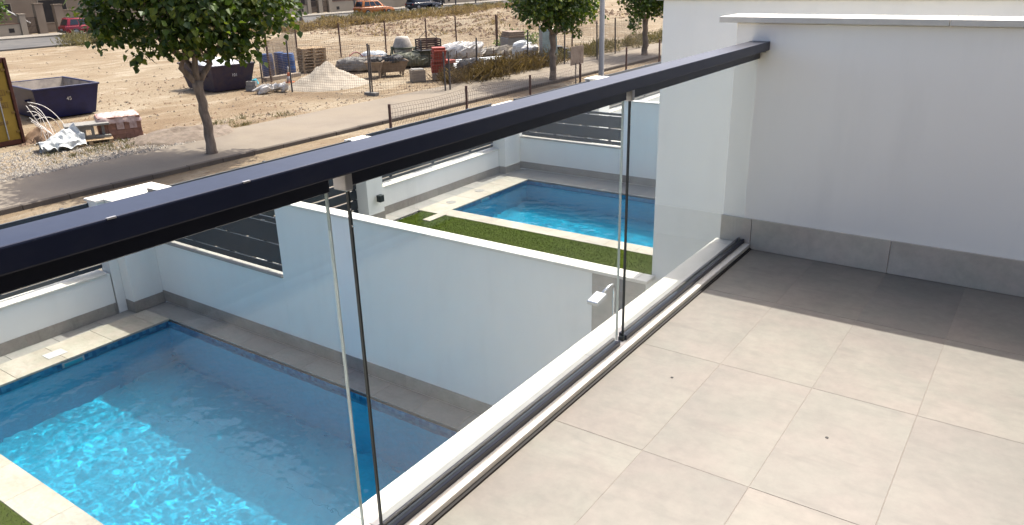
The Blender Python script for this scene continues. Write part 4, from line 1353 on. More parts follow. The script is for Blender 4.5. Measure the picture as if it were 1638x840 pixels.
heap("sand_pile", "pointed heap of pale sand inside the wire fence", "sand pile", (-24.6, 19.2, G), 1.7, 1.95, 1.02, "sand", 3, 48, 1.25, 0.2)
heap("rubble_heap", "heap of broken brown rubble at the foot of the yellow container", "rubble", (-23.65, 6.85, G), 0.55, 0.45, 0.38, "rubble", 9, 28, 0.8, 1.1)
heap("earth_mound", "low mound of stony earth behind the tree trunk on the pavement edge", "earth mound", (-20.3, 9.3, G - 0.02), 1.2, 1.8, 0.28, "mound_earth", 4, 30, 0.7, 0.5)

# blue drums
def drum(label, loc, tilt, sc=1.0):
    t = thing("plastic_drum", label, "drum", loc, group="blue plastic drums")
    t.rotation_euler = (tilt[0], tilt[1], 0)
    m_ = MB().lathe([(0.27 * sc, 0.0), (0.285 * sc, 0.03), (0.285 * sc, 0.32), (0.292 * sc, 0.34), (0.285 * sc, 0.36), (0.28 * sc, 0.66), (0.287 * sc, 0.68), (0.28 * sc, 0.70), (0.27 * sc, 0.96), (0.25 * sc, 1.0)], 24)
    m_.build("body", "blue_drum", t, smooth=True)
    MB().lathe([(0.255 * sc, 1.0005), (0.262 * sc, 1.012), (0.262 * sc, 1.03), (0.235 * sc, 1.036)], 24).build("lid_ring", "blue_drum", t, smooth=True)
    return t
drum("blue drum closest to the dark loaded skip", (-29.7, 20.15, G), (0, 0))
drum("blue drum squeezed behind between the two other drums", (-29.75, 20.95, G), (0.05, 0.0), 0.9)
drum("blue drum closest to the pallet stack", (-28.9, 20.75, G), (0, 0))
cn = thing("traffic_cone", "small striped traffic cone in front of the blue drums", "cone", (-27.0, 19.1, G))
box("base", "orange_cone", cn, -0.17, 0.17, -0.17, 0.17, 0.0, 0.03, 0.004)
MB().lathe([(0.13, 0.03), (0.085, 0.28)], 16).build("lower_cone", "white_paint", cn, smooth=True)
MB().lathe([(0.085, 0.2805), (0.06, 0.45)], 16).build("middle_band", "orange_cone", cn, smooth=True)
MB().lathe([(0.06, 0.4505), (0.025, 0.68), (0.015, 0.70)], 16).build("tip", "white_paint", cn, smooth=True)
tag(box("timber_beam", "wood_grey", None, -28.6, -28.3, 18.9, 20.9, G, G + 0.16, 0.01), "long grey timber beam lying before the blue drums", "beam")

# blocks
blk = [(-26.35, 16.55, 0.0, 0.3), (-26.1, 17.0, 0.0, 1.0), (-26.35, 16.6, 0.2, 0.5), (-25.75, 17.25, 0.0, 0.1), (-26.0, 17.45, 0.0, 0.8)]
bl_lab = ["lower breeze block of the small stack beside the loaded skip", "breeze block turned sideways beside the small stack", "upper breeze block of the small stack beside the loaded skip",
          "breeze block closest to the fence post by the skip", "breeze block lying askew between stack and fence post"]
bl0 = None
for (x, y, z, a), lb in zip(blk, bl_lab):
    t = thing("breeze_block", lb, "block", (x, y, G + z), a, "breeze blocks by the skip")
    m_ = MB()
    m_.box(-0.2, 0.2, -0.1, -0.07, 0, 0.19); m_.box(-0.2, 0.2, 0.07, 0.1, 0, 0.19)
    for xx in (-0.2, -0.015, 0.17):
        m_.box(xx, xx + 0.03, -0.0698, 0.0698, 0, 0.19)
    m_.build("block", "block_grey", t)
def bag(name, label, cat, loc, sx, sy, sz, mat, seed, amp=0.12, group=None):
    vs, fs = [], []
    nu, nv = 30, 16
    for j in range(nv + 1):
        ph = math.pi * j / nv
        for i in range(nu):
            th = 2 * math.pi * i / nu
            c_, s_ = math.cos(th), math.sin(th)
            k = (abs(c_) ** 4 + abs(s_) ** 4) ** -0.25
            x, y, z = sx / 2 * k * c_ * math.sin(ph) ** 0.6, sy / 2 * k * s_ * math.sin(ph) ** 0.6, sz / 2 * math.copysign(abs(math.cos(ph)) ** 0.6, math.cos(ph))
            d_ = amp * (0.7 - 2.0 * abs(mnoise.noise((x * 3.0 + seed, y * 3.0, z * 3.0)))) + amp * 0.7 * (0.4 - 1.6 * abs(mnoise.noise((x * 7 + seed, y * 7, z * 7))))
            vs.append((x + d_, y + d_ * 0.7, max(z + sz / 2 + d_, 0)))
    for j in range(nv):
        for i in range(nu):
            fs.append((j * nu + i, j * nu + (i + 1) % nu, (j + 1) * nu + (i + 1) % nu, (j + 1) * nu + i))
    o = MB().add(vs, fs).build(name, mat, smooth=False, loc=loc)
    return tag(o, label, cat, group)
bag("rubble_sack", "torn white sack on the ground before the breeze blocks", "sack", (-25.3, 16.3, G), 0.6, 0.5, 0.28, "white_bag", 2, 0.16)
bag("rubble_sack", "long white sack nearest to the fence post by the breeze blocks", "sack", (-25.1, 16.95, G), 0.8, 0.35, 0.25, "white_bag", 12, 0.16)
bag("plastic_scrap", "small turquoise plastic scrap beside the loaded skip", "plastic scrap", (-26.9, 17.2, G + 0.15), 0.28, 0.28, 0.2, "blue_tape", 5, 0.06)

# tubs, mixer, basket and the other gear
def tub(label, loc, rz, L_, W_, H_, mat, legs):
    t = thing("mortar_tub", label, "tub", loc, rz, group="mortar tubs inside the fence")
    z0 = legs
    def ring(k, z, off=0): return [(-L_ / 2 * k + off, -W_ / 2 * k + off, z), (L_ / 2 * k - off, -W_ / 2 * k + off, z), (L_ / 2 * k - off, W_ / 2 * k - off, z), (-L_ / 2 * k + off, W_ / 2 * k - off, z)]
    MB().add(ring(0.72, z0) + ring(1.0, z0 + H_), [(0, 3, 2, 1), (0, 1, 5, 4), (1, 2, 6, 5), (2, 3, 7, 6), (3, 0, 4, 7)]).build("shell", mat, t)
    MB().add(ring(0.72, z0 + 0.03, 0.03) + ring(1.0, z0 + H_, 0.03), [(0, 1, 2, 3), (0, 4, 5, 1), (1, 5, 6, 2), (2, 6, 7, 3), (3, 7, 4, 0)]).build("lining", "concrete", t)
    rm = MB()
    a, b = L_ / 2, W_ / 2
    for q in ((-a - .03, a + .03, -b - .03, -b + .02), (-a - .03, a + .03, b - .02, b + .03), (-a - .03, -a + .02, -b + .021, b - .021), (a - .02, a + .03, -b + .021, b - .021)):
        rm.box(*q, z0 + H_ - 0.03, z0 + H_ + 0.012)
    rm.build("rim", mat, t)
    for sx in (-1, 1):
        for sy in (-1, 1):
            box("leg", mat, t, sx * a * 0.62 - 0.04, sx * a * 0.62 + 0.04, sy * b * 0.62 - 0.04, sy * b * 0.62 + 0.04, 0, z0 - 0.0005)
    return t
tub("brown mortar tub closest to the double fence post", (-24.5, 21.95, G), 0.6, 0.75, 0.7, 0.40, "mortar_tub", 0.32)
tub("wide brown mortar tub heaped with gear before the mixer", (-24.4, 23.0, G), 0.95, 1.35, 0.9, 0.48, "mortar_tub", 0.18)
bag("gear_bundle", "dark bundle of gear piled in the wide mortar tub", "gear bundle", (-24.4, 22.9, G + 0.55), 1.05, 0.6, 0.3, "dark_junk", 6, 0.12)
bag("gear_bundle", "dark bundle lying in the tub by the double fence post", "gear bundle", (-24.5, 21.95, G + 0.62), 0.55, 0.55, 0.26, "dark_junk", 16, 0.08)

mx_ = thing("cement_mixer", "grey drum cement mixer on a green frame", "cement mixer", (-26.9, 26.5, G), math.radians(60))
MB().lathe([(0.30, -0.42), (0.47, -0.20), (0.50, 0.0), (0.50, 0.12), (0.36, 0.48), (0.30, 0.58)], 24).build("drum", "mixer_drum", mx_, smooth=True).location = (0, 0, 0.82)
MB().lathe([(0.512, -0.02), (0.53, 0.0), (0.53, 0.06), (0.512, 0.08)], 24, cap=False).build("gear_ring", "green_machine", mx_).location = (0, 0, 0.82)
for s_ in (-1, 1):
    MB().tube([(s_ * 0.62, -0.55, 0.02), (s_ * 0.60, 0, 0.82), (s_ * 0.62, 0.55, 0.02)], 0.035, 8).build("frame_leg", "green_machine", mx_)
    MB().tube([(-0.62, s_ * 0.45, 0.15), (0.62, s_ * 0.45, 0.15)], 0.03, 8).build("frame_bar", "green_machine", mx_)
box("motor_box", "green_machine", mx_, 0.64, 0.98, -0.22, 0.22, 0.35, 0.85, 0.02)
box("yoke", "green_machine", mx_, -0.62, -0.54, -0.10, 0.10, 0.55, 0.95, 0.01)
bag("gear_bundle", "olive tarpaulin bundle at the foot of the cement mixer", "gear bundle", (-26.0, 25.8, G), 2.0, 1.1, 0.62, "green_machine", 26, 0.14)

bk = thing("lifting_basket", "dark steel lifting basket with bail on top of metal cabinets", "basket", (-25.25, 26.6, G + 0.78), math.radians(60))
box("floor_plate", "dark_junk", bk, -0.55, 0.55, -0.42, 0.42, 0.0, 0.03)
for sx in (-1, 1):
    for sy in (-1, 1):
        box("corner_post", "dark_junk", bk, sx * 0.52 - 0.03, sx * 0.52 + 0.03, sy * 0.39 - 0.03, sy * 0.39 + 0.03, 0.0305, 0.55)
for zz in (0.06, 0.17, 0.28, 0.39, 0.50):
    for s_ in (-1, 1):
        box("side_bar", "rust_post", bk, -0.489, 0.489, s_ * 0.40 - 0.012, s_ * 0.40 + 0.012, zz, zz + 0.06)
        box("end_bar", "rust_post", bk, s_ * 0.53 - 0.012, s_ * 0.53 + 0.012, -0.359, 0.359, zz, zz + 0.06)
for s_ in (-1, 1):
    MB().tube([(s_ * 0.5, 0.0, 0.55), (s_ * 0.05, 0.0, 0.98)], 0.014, 6).build("bail_bar", "dark_junk", bk)
cb2 = [(-25.55, 26.35, "grey-green metal cabinet under the lifting basket, towards the mixer", "green_machine"), (-24.85, 26.95, "grey metal cabinet under the lifting basket, towards the red stack", "concrete")]
for (x, y, lb, mt_) in cb2:
    t = thing("metal_cabinet", lb, "cabinet", (x, y, G), math.radians(60), "metal cabinets under the lifting basket")
    box("carcass", mt_, t, -0.36, 0.36, -0.36, 0.36, 0.04, 0.775, 0.008)
    for s_ in (-1, 1):
        box("door", mt_, t, 0.361, 0.373, 0.01 if s_ > 0 else -0.345, 0.345 if s_ > 0 else -0.01, 0.07, 0.75, 0.004)
    box("plinth", "dark_junk", t, -0.33, 0.33, -0.33, 0.33, 0.0, 0.039)

# tall red formwork panels stacked crosswise on a pallet of stones
rk = thing("formwork_stack", "tall uneven stack of red formwork panels on stones", "formwork stack", (-21.4, 22.75, G), math.radians(52))
zz = 0.30
rr = random.Random(8)
for k in range(11):
    w_ = rr.uniform(0.40, 0.62)
    h_ = rr.uniform(0.075, 0.11)
    o = shared_box("panel", "red_paint", rk, 0.55, round(w_, 2), round(h_, 2), (rr.uniform(-.05, .05), rr.uniform(-.08, .08), zz + round(h_, 2) / 2), (0, 0, rr.uniform(-.15, .15)), 0.006)
    zz += round(h_, 2) + 0.002
for (x, y) in ((-0.2, -0.2), (0.2, -0.18), (0.0, 0.2)):
    box("bearer", "wood_grey", rk, x - 0.12, x + 0.12, y - 0.14, y + 0.14, 0.0, 0.298, 0.02)
tag(box("red_panel", "red_paint", None, -22.6, -21.9, 24.1, 24.6, G + 0.52, G + 0.66, 0.01), "single red panel jutting out behind the formwork stack", "panel")
tag(box("panel_trestle", "dark_junk", None, -22.5, -22.0, 24.15, 24.55, G, G + 0.519, 0.01), "dark trestle under the single red panel", "trestle")
tr = thing("stone_crate", "low crate of pale stones between tubs and formwork", "crate", (-21.9, 21.9, G), math.radians(55))
box("crate_body", "wood_grey", tr, -0.3, 0.3, -0.28, 0.28, 0.0, 0.5, 0.01)
box("stone_load", "block_grey", tr, -0.26, 0.26, -0.24, 0.24, 0.501, 0.54, 0.02)
bag("tarpaulin_heap", "crumpled white tarpaulin heap behind the red panels", "tarpaulin", (-25.7, 29.7, G), 2.2, 1.9, 0.75, "white_bag", 31, 0.26)
# bundle of steel bars
sbm = thing("steel_bars", "bundle of grey steel bars lying behind the weeds", "steel bars", (-22.2, 26.9, G), math.radians(62))
rr = random.Random(3)
for k in range(26):
    x0 = -1.5 + rr.uniform(-0.25, 0.25)
    y_ = rr.uniform(-0.55, 0.55)
    z_ = 0.05 + rr.random() * 0.38
    MB().tube([(x0, y_, z_), (x0 + 3.0, y_ + rr.uniform(-0.1, 0.1), z_ + rr.uniform(-0.04, 0.04))], 0.028, 6).build("bar", "steel_bars", sbm)
for (x, y) in ((-1.0, -0.62), (-1.0, 0.62), (1.0, -0.62), (1.0, 0.62)):
    MB().tube([(x, y, 0), (x, y, 0.85)], 0.022, 6).build("stake", "rust", sbm)
bag("gear_bundle", "black bundle of netting beside the steel bars", "gear bundle", (-21.0, 24.6, G), 1.5, 1.0, 0.6, "dark_junk", 36, 0.2)
bag("gear_bundle", "black netting roll half hidden in the weeds by the pavement", "gear bundle", (-20.6, 26.6, G), 1.1, 1.3, 0.55, "dark_junk", 46, 0.16)

# junk between pallets and tubs
bag("cement_bag", "grey covered heap between pallet stack and tubs", "covered heap", (-27.2, 23.2, G), 1.7, 1.0, 0.62, "concrete", 3, 0.10)
bag("plastic_bundle", "pale grey plastic bundle behind the mortar tubs", "plastic bundle", (-27.8, 25.2, G), 1.5, 0.9, 0.7, "white_sheet", 13, 0.12)
bag("tarpaulin_heap", "brown tarpaulin heap beside the pallet stack", "tarpaulin", (-26.6, 24.0, G), 1.4, 0.9, 0.66, "tarp_brown", 23, 0.13)
hs = thing("hose_hoop", "dark red hose hoop over the heap behind the pallets", "hose", (-28.0, 24.2, G))
MB().tube([(-0.3 * 0, -0.7 + 1.4 * i / 12, 0.35 + 0.45 * math.sin(math.pi * i / 12)) for i in range(13)], 0.028, 8).build("hoop", "hose_red", hs, smooth=True)

# right-hand group behind the second tree
gb = thing("stone_pallet", "shrink-wrapped grey block pallet with brown boards on top", "pallet load", (-25.1, 33.8, G), math.radians(60))
box("wrapped_blocks", "block_grey", gb, -0.55, 0.55, -0.55, 0.55, 0.10, 0.86, 0.03)
box("pallet_base", "wood_grey", gb, -0.6, 0.6, -0.6, 0.6, 0.0, 0.0995)
for k in range(3):
    box("board", "tarp_brown", gb, -0.5 + 0.05 * k, 0.52, -0.58 + 0.04 * k, 0.55, 0.861 + 0.11 * k, 0.96 + 0.11 * k, 0.01)
bag("big_bag", "white open big bag before the glass panels", "big bag", (-20.7, 28.9, G), 0.8, 0.8, 0.95, "white_bag", 55, 0.10)
bag("big_bag", "grey-white big bag farther behind the brown weeds", "big bag", (-22.6, 31.0, G), 0.9, 0.9, 0.9, "white_sheet", 65, 0.10)
gs = thing("glass_panel_stack", "greenish glass panels leaning upright beside the tree trunk", "glass panels", (-19.9, 29.4, G), math.radians(60))
for k in range(4):
    o = shared_box("panel", "glass_stack", gs, 0.9, 0.02, 1.7, (0.05 * k, 0.06 * k, 0.86), (math.radians(-8), 0, 0), 0.002)
for xx in (-0.5, -0.42):
    box("upright", "galvanised", gs, xx - 0.03, xx + 0.03, -0.12, -0.06, 0, 1.9)
dq = thing("compactor", "black plate compactor with upright handle by the fence", "compactor", (-21.2, 32.5, G), math.radians(60))
box("base_plate", "dark_junk", dq, -0.5, 0.5, -0.35, 0.35, 0.0, 0.06, 0.01)
box("engine", "black_plastic", dq, -0.35, 0.1, -0.28, 0.28, 0.061, 0.62, 0.03)
box("tank", "black_plastic", dq, 0.12, 0.48, -0.25, 0.25, 0.061, 0.5, 0.04)
MB().tube([(-0.3, -0.2, 0.5), (-0.55, -0.2, 1.0), (-0.55, 0.2, 1.0), (-0.3, 0.2, 0.5)], 0.02, 8).build("handle", "dark_junk", dq)
wl = thing("white_crate", "small white open crate by the compactor", "crate", (-20.3, 32.6, G), math.radians(60))
for (x0, x1, y0, y1) in ((-0.3, 0.3, -0.2, -0.17), (-0.3, 0.3, 0.17, 0.2), (-0.3, -0.27, -0.1695, 0.1695), (0.27, 0.3, -0.1695, 0.1695)):
    box("side", "white_paint", wl, x0, x1, y0, y1, 0.0, 0.34)
box("bottom", "white_paint", wl, -0.269, 0.269, -0.1695, 0.1695, 0.0, 0.02)
bag("tarpaulin_heap", "yellowish straw-coloured tarpaulin heap behind the fence", "tarpaulin", (-24.6, 31.6, G), 2.0, 1.4, 0.45, "sand", 75, 0.2)

# loose stones, gravel at the plot edge, litter flecks
def stones(name, label, n, region, smin, smax, mat, seed):
    r = np.random.default_rng(seed)
    m_ = MB()
    base = np.array([(1, 0, 0), (-1, 0, 0), (0, 1, 0), (0, -1, 0), (0, 0, 0.8), (0, 0, -0.5)], float)
    tri = [(0, 2, 4), (2, 1, 4), (1, 3, 4), (3, 0, 4), (2, 0, 5), (1, 2, 5), (3, 1, 5), (0, 3, 5)]
    V = []
    for i in range(n):
        x, y = region(r)
        s = smin + (smax - smin) * r.random() ** 3
        b = base * s * r.uniform(0.6, 1.3, (6, 3))
        a = r.uniform(0, 6.28)
        c_, s_ = math.cos(a), math.sin(a)
        b = np.stack([b[:, 0] * c_ - b[:, 1] * s_, b[:, 0] * s_ + b[:, 1] * c_, b[:, 2]], -1)
        zz = G + (0.006 if x > -19.9 else hmap(x, y) * min(1, max(0, (-19.3 - x) / 0.8)) - 0.01)
        V.append(b + np.array([x, y, zz]))
        o = 6 * i
        m_.f += [(o + p_, o + q_, o + w_) for (p_, q_, w_) in tri]
    m_.v = np.concatenate(V).tolist()
    return tag(m_.build(name, mat), label, "stones", kind="stuff")
stones("gravel", "pale gravel spread along the plot edge", 9000, lambda r: (-19.1 - 3.6 * r.random() ** 1.3, 1.0 + 8.0 * r.random()), 0.012, 0.06, "gravel", 1)
stones("gravel", "loose stones scattered over the bare plot", 3600, lambda r: (-20.2 - 38 * r.random() ** 1.6, 4 + 48 * r.random()), 0.012, 0.075, "mound_earth", 2)
stones("gravel", "brown clods lying on the plot", 3200, lambda r: (-20.0 - 14 * r.random() ** 1.3, 6 + 26 * r.random()), 0.012, 0.07, "rubble", 5)
def pile_region(r):
    a, q = r.uniform(0, 6.283), abs(r.normal(0, 0.38))
    return (-23.6 + q * math.cos(a), 6.85 + q * 1.1 * math.sin(a))
stones("rubble_fragments", "broken brick fragments lying round the rubble heap", 420, pile_region, 0.03, 0.13, "rubble", 15)
stones("gravel", "clods on the spoil ridges", 2600, lambda r: (-29 - 22 * r.random(), 40 + 30 * r.random()), 0.05, 0.22, "rubble", 6)

# weeds as blades
def weeds(name, label, pts, mat, hmin, hmax, blades, spread, seed, wd=0.02):
    """pts: list of (x,y,scale) clump centres"""
    r = np.random.default_rng(seed)
    n = len(pts) * blades
    C = np.repeat(np.array(pts), blades, axis=0)
    a = r.uniform(0, 6.283, n)
    rd = np.abs(r.normal(0, 0.5, n)) * spread
    bx_, by = C[:, 0] + rd * np.cos(a), C[:, 1] + rd * np.sin(a)
    h = r.uniform(hmin, hmax, n) * C[:, 2]
    lean = r.normal(0, 0.42, (n, 2)) * h[:, None] + 0.25 * np.stack([np.cos(a), np.sin(a)], -1) * h[:, None]
    t = r.uniform(0, 6.283, n)
    w_ = wd * r.uniform(0.6, 1.4, n)
    z = np.array([G + (0.005 if x > -19.9 else (hmap(x, y) if x > -60 else 0)) - 0.03 for x, y in zip(bx_, by)])
    V = np.empty((n, 4, 3))
    V[:, 0] = np.stack([bx_ - w_ * np.cos(t), by - w_ * np.sin(t), z], -1)
    V[:, 1] = np.stack([bx_ + w_ * np.cos(t), by + w_ * np.sin(t), z], -1)
    V[:, 2] = np.stack([bx_ + lean[:, 0] * 0.45 + w_ * 0.8 * np.cos(t), by + lean[:, 1] * 0.45 + w_ * 0.8 * np.sin(t), z + h * 0.6], -1)
    V[:, 3] = np.stack([bx_ + lean[:, 0], by + lean[:, 1], z + h], -1)
    m_ = MB()
    m_.v = V.reshape(-1, 3).tolist()
    m_.f = [(4 * i, 4 * i + 1, 4 * i + 2, 4 * i + 3) for i in range(n)]
    return tag(m_.build(name, mat), label, "weeds", kind="stuff")
rw = np.random.default_rng(21)
def band(n, fx, y0, y1, wx, s0=0.6, s1=1.2):
    out = []
    for _ in range(n):
        y = rw.uniform(y0, y1)
        out.append((fx(y) + rw.normal(0, wx), y, rw.uniform(s0, s1)))
    return out
weeds("weeds", "thin dry stalks growing through the fence at the pavement edge", [(rw.normal(-20.0, 0.45), rw.uniform(22.0, 30.2), rw.uniform(0.4, 1.1)) for _ in range(70)], "brown_weed", 0.1, 0.8, 40, 0.5, 4, 0.004)
weeds("weeds", "sparse low weeds round the brick pallet", [(rw.uniform(-21.6, -19.9), rw.uniform(5.0, 13.5), rw.uniform(0.5, 1.0)) for _ in range(46)], "green_weed", 0.05, 0.2, 40, 0.35, 6, 0.01)
weeds("weeds", "straw-coloured low grass on the spoil ridges", [(rw.uniform(-50, -30), rw.uniform(40, 66), rw.uniform(0.4, 1.0)) for _ in range(120)], "dry_grass", 0.1, 0.4, 26, 0.8, 7, 0.025)
def scrub(label, pts, mat, n, size, seed, h=0.45, wid=0.22):
    lobes = []
    for (x, y, k) in pts:
        z = G + (0.0 if x > -19.9 else (hmap(x, y) if x > -60 else 0))
        lobes.append(((x, y, z + 0.42 * h * k), (0.42 * k, 0.45 * k, h * k * 0.75)))
    m_ = MB()
    m_.v, m_.f = leaf_cloud(lobes, n, size, seed, -0.75, wid)
    return tag(m_.build("weeds", mat), label, "weeds", kind="stuff")
scrub("brown dry scrub growing through the fence at the pavement edge", [(rw.normal(-20.1, 0.4), rw.uniform(22.2, 30.0), rw.uniform(0.45, 1.3)) for _ in range(36)], "brown_weed", 9000, 0.15, 41, 0.6)
scrub("grey-green scrub along the pavement edge under the far trees", [(rw.normal(-20.6, 0.6), rw.uniform(30.5, 47), rw.uniform(0.4, 1.2)) for _ in range(46)], "green_weed", 8000, 0.15, 42, 0.45)
scrub("dry brown scrub at the far edge of the plot", [(rw.normal(-54.0, 2.2), rw.uniform(36, 78), rw.uniform(0.8, 1.8)) for _ in range(200)], "dry_grass", 22000, 0.30, 43, 0.32)
scrub("olive scrub beside the far road", [(rw.normal(-58.8, 1.2), rw.uniform(50, 95), rw.uniform(0.9, 1.9)) for _ in range(120)], "green_weed", 13000, 0.28, 44, 0.30)
scrub("tufted olive scrub in front of the red car", [(rw.normal(-59.3, 0.9), rw.uniform(25.5, 40), rw.uniform(0.8, 1.7)) for _ in range(70)], "olive_weed", 9000, 0.30, 45, 0.42)
sg = thing("shrub", "low green shrub behind the wrapped block pallet", "shrub", (-27.3, 37.4, G))
mm = MB(); mm.v, mm.f = leaf_cloud([((0, 0, 0.5), (1.0, 1.3, 0.5)), ((0.2, 1.6, 0.35), (0.7, 0.9, 0.35)), ((-0.1, -1.3, 0.3), (0.6, 0.7, 0.3))], 900, 0.13, 77)
mm.build("foliage", "leaf_shrub", sg)
MB().tube([(0, 0, -0.05), (0.05, 0.02, 0.5)], 0.03, 6).build("stem", "bark", sg)

# ================================================================== far street: cars, garden walls, houses
def car(label, loc, rz, paint, L_, W_, H_, kind, name="parked_car", spare=False):
    t = thing(name, label, "car", loc, rz, "parked cars on the far street")
    # local +y = forward; profile in (y,z)
    a, b = -L_ / 2, L_ / 2
    hb = H_ * 0.56
    body = [(a + 0.03, 0.34), (a, 0.48), (a + 0.02, hb - 0.06), (a + 0.10, hb), (b - 1.15, hb + 0.02), (b - 0.30, hb - 0.10), (b - 0.03, hb - 0.28), (b, 0.42), (b - 0.08, 0.28), (a + 0.12, 0.26)]
    m_ = MB()
    n = len(body)
    vs = []
    for s_, k in ((-1, 1.0), (-1, 0.94), (1, 0.94), (1, 1.0)):
        pass
    secs = [(-W_ / 2, 0.93, 0.0), (-W_ / 2 + 0.0, 1.0, 0.06), (W_ / 2, 1.0, 0.06), (W_ / 2, 0.93, 0.0)]
    xs_ = [-W_ / 2, -W_ / 2 + 0.10, W_ / 2 - 0.10, W_ / 2]
    for x, k in zip(xs_, (0.965, 1.0, 1.0, 0.965)):
        for (y, z) in body:
            vs.append((x, y * k, 0.45 + (z - 0.45) * (0.97 if k < 1 else 1.0)))
    fs = [tuple(range(n)), tuple(range(4 * n - 1, 3 * n - 1, -1))]
    for r_ in range(3):
        for i in range(n):
            j = (i + 1) % n
            fs.append((r_ * n + i, (r_ + 1) * n + i, (r_ + 1) * n + j, r_ * n + j))
    bo = m_.add(vs, fs).build("body", paint, t, 0.02, True)
    # cabin
    rear, front = (a + 0.14, b - 1.25) if kind != 'van' else (a + 0.08, b - 0.95)
    rt, ft = (rear + 0.28, front - 0.75) if kind != 'van' else (rear + 0.10, front - 0.55)
    cabm = MB()
    w0, w1 = W_ / 2 - 0.06, W_ / 2 - 0.20
    cb_ = [(-w0, rear, hb - 0.02), (w0, rear, hb - 0.02), (w0, front, hb), (-w0, front, hb), (-w1, rt, H_ - 0.03), (w1, rt, H_ - 0.03), (w1, ft, H_ - 0.05), (-w1, ft, H_ - 0.05)]
    cabm.add(cb_, [(4, 5, 6, 7), (0, 1, 5, 4), (1, 2, 6, 5), (2, 3, 7, 6), (3, 0, 4, 7)])
    cab = cabm.build("cabin", paint, t, 0.03, True)
    def quad_on(i0, i1, i2, i3, u0, u1, v0, v1, name_, mat, off=0.012):
        P = [Vector(cb_[i]) for i in (i0, i1, i2, i3)]
        def pt(u, v): return (P[0] * (1 - u) + P[1] * u) * (1 - v) + (P[3] * (1 - u) + P[2] * u) * v
        q = [pt(u0, v0), pt(u1, v0), pt(u1, v1), pt(u0, v1)]
        nn = (q[1] - q[0]).cross(q[3] - q[0]).normalized()
        c_ = (P[0] + P[2]) / 2
        if nn.dot(c_ - Vector((0, 0, hb))) < 0:
            nn = -nn
        mm_ = MB().add([p_ + nn * off for p_ in q] + [p_ - nn * 0.01 for p_ in q], [(0, 1, 2, 3), (0, 4, 5, 1), (1, 5, 6, 2), (2, 6, 7, 3), (3, 7, 4, 0)])
        return mm_.build(name_, mat, t)
    for (i0, i1, i2, i3) in ((1, 2, 6, 5), (3, 0, 4, 7)):
        if kind == 'van':
            quad_on(i0, i1, i2, i3, 0.70 if i0 == 1 else 0.06, 0.94 if i0 == 1 else 0.30, 0.25, 0.85, "side_window", "car_glass")
        else:
            quad_on(i0, i1, i2, i3, 0.10, 0.36, 0.18, 0.86, "side_window", "car_glass")
            quad_on(i0, i1, i2, i3, 0.39, 0.64, 0.18, 0.86, "side_window", "car_glass")
            quad_on(i0, i1, i2, i3, 0.67, 0.92, 0.18, 0.86, "side_window", "car_glass")
    quad_on(0, 1, 5, 4, 0.08, 0.92, 0.15, 0.85, "rear_window", "car_glass")
    quad_on(2, 3, 7, 6, 0.06, 0.94, 0.10, 0.88, "windscreen", "car_glass")
    for sx in (-1, 1):
        for yy in (a + 0.78, b - 0.82):
            wl_ = MB().lathe([(0.0, -0.11), (0.24, -0.11), (0.32, -0.09), (0.335, 0), (0.32, 0.09), (0.24, 0.11), (0.0, 0.11)], 20, cap=False).build("wheel", "tyre", t, smooth=True)
            wl_.location = (sx * (W_ / 2 - 0.08), yy, 0.335)
            wl_.rotation_euler = (0, math.radians(90), 0)
            MB().lathe([(0.0, 0.112), (0.21, 0.112), (0.215, 0.10)], 16, cap=False).build("rim", "rim_alloy", wl_)
            MB().lathe([(0.0, -0.112), (0.21, -0.112), (0.215, -0.10)], 16, cap=False).build("rim", "rim_alloy", wl_)
            MB().lathe([(0.36, -0.02), (0.385, 0.0), (0.36, 0.02)], 20, cap=False).build("wheel_arch", "tyre", t).location = (sx * (W_ / 2 - 0.005), yy, 0.36)
            t.children[-1].rotation_euler = (0, math.radians(90), 0)
        box("tail_light", "tail_red", t, sx * (W_ / 2 - 0.16) - 0.10, sx * (W_ / 2 - 0.16) + 0.10, a - 0.012, a + 0.06, hb - 0.26, hb - 0.10, 0.01)
        box("headlight", "headlight", t, sx * (W_ / 2 - 0.24) - 0.16, sx * (W_ / 2 - 0.24) + 0.16, b - 0.22, b - 0.02, hb - 0.34, hb - 0.22, 0.01)
        box("mirror", paint, t, sx * (W_ / 2 + 0.08) - 0.08, sx * (W_ / 2 + 0.08) + 0.08, front - 0.30, front - 0.18, hb + 0.02, hb + 0.16, 0.02)
        MB().tube([(sx * (w1 - 0.03), rt + 0.1, H_ + 0.0), (sx * (w1 - 0.03), ft - 0.1, H_ - 0.0)], 0.018, 6).build("roof_bar", "black_plastic", t)
    box("rear_bumper", "black_plastic", t, -W_ / 2 + 0.08, W_ / 2 - 0.08, a - 0.05, a + 0.10, 0.28, 0.46, 0.02)
    box("front_bumper", "black_plastic", t, -W_ / 2 + 0.08, W_ / 2 - 0.08, b - 0.10, b + 0.03, 0.26, 0.40, 0.02)
    box("number_plate", "white_paint", t, -0.26, 0.26, a - 0.056, a - 0.0505, 0.50, 0.60)
    return t
car("orange sport utility vehicle parked on the far street", (-63.9, 62.4, G + 0.01), math.radians(-14), "car_orange", 4.35, 1.85, 1.66, 'suv')
car("red hatchback parked before the beige house", (-69.2, 32.6, G + 0.01), math.radians(-8), "car_red", 4.2, 1.8, 1.5, 'hatch')
car("dark car parked ahead of the orange vehicle", (-67.2, 74.6, G + 0.01), math.radians(-12), "car_black", 4.4, 1.85, 1.55, 'hatch')
car("tall dark van parked behind the farther dark car", (-71.6, 80.5, G + 0.14), math.radians(-6), "car_black", 5.0, 1.95, 2.1, 'van')

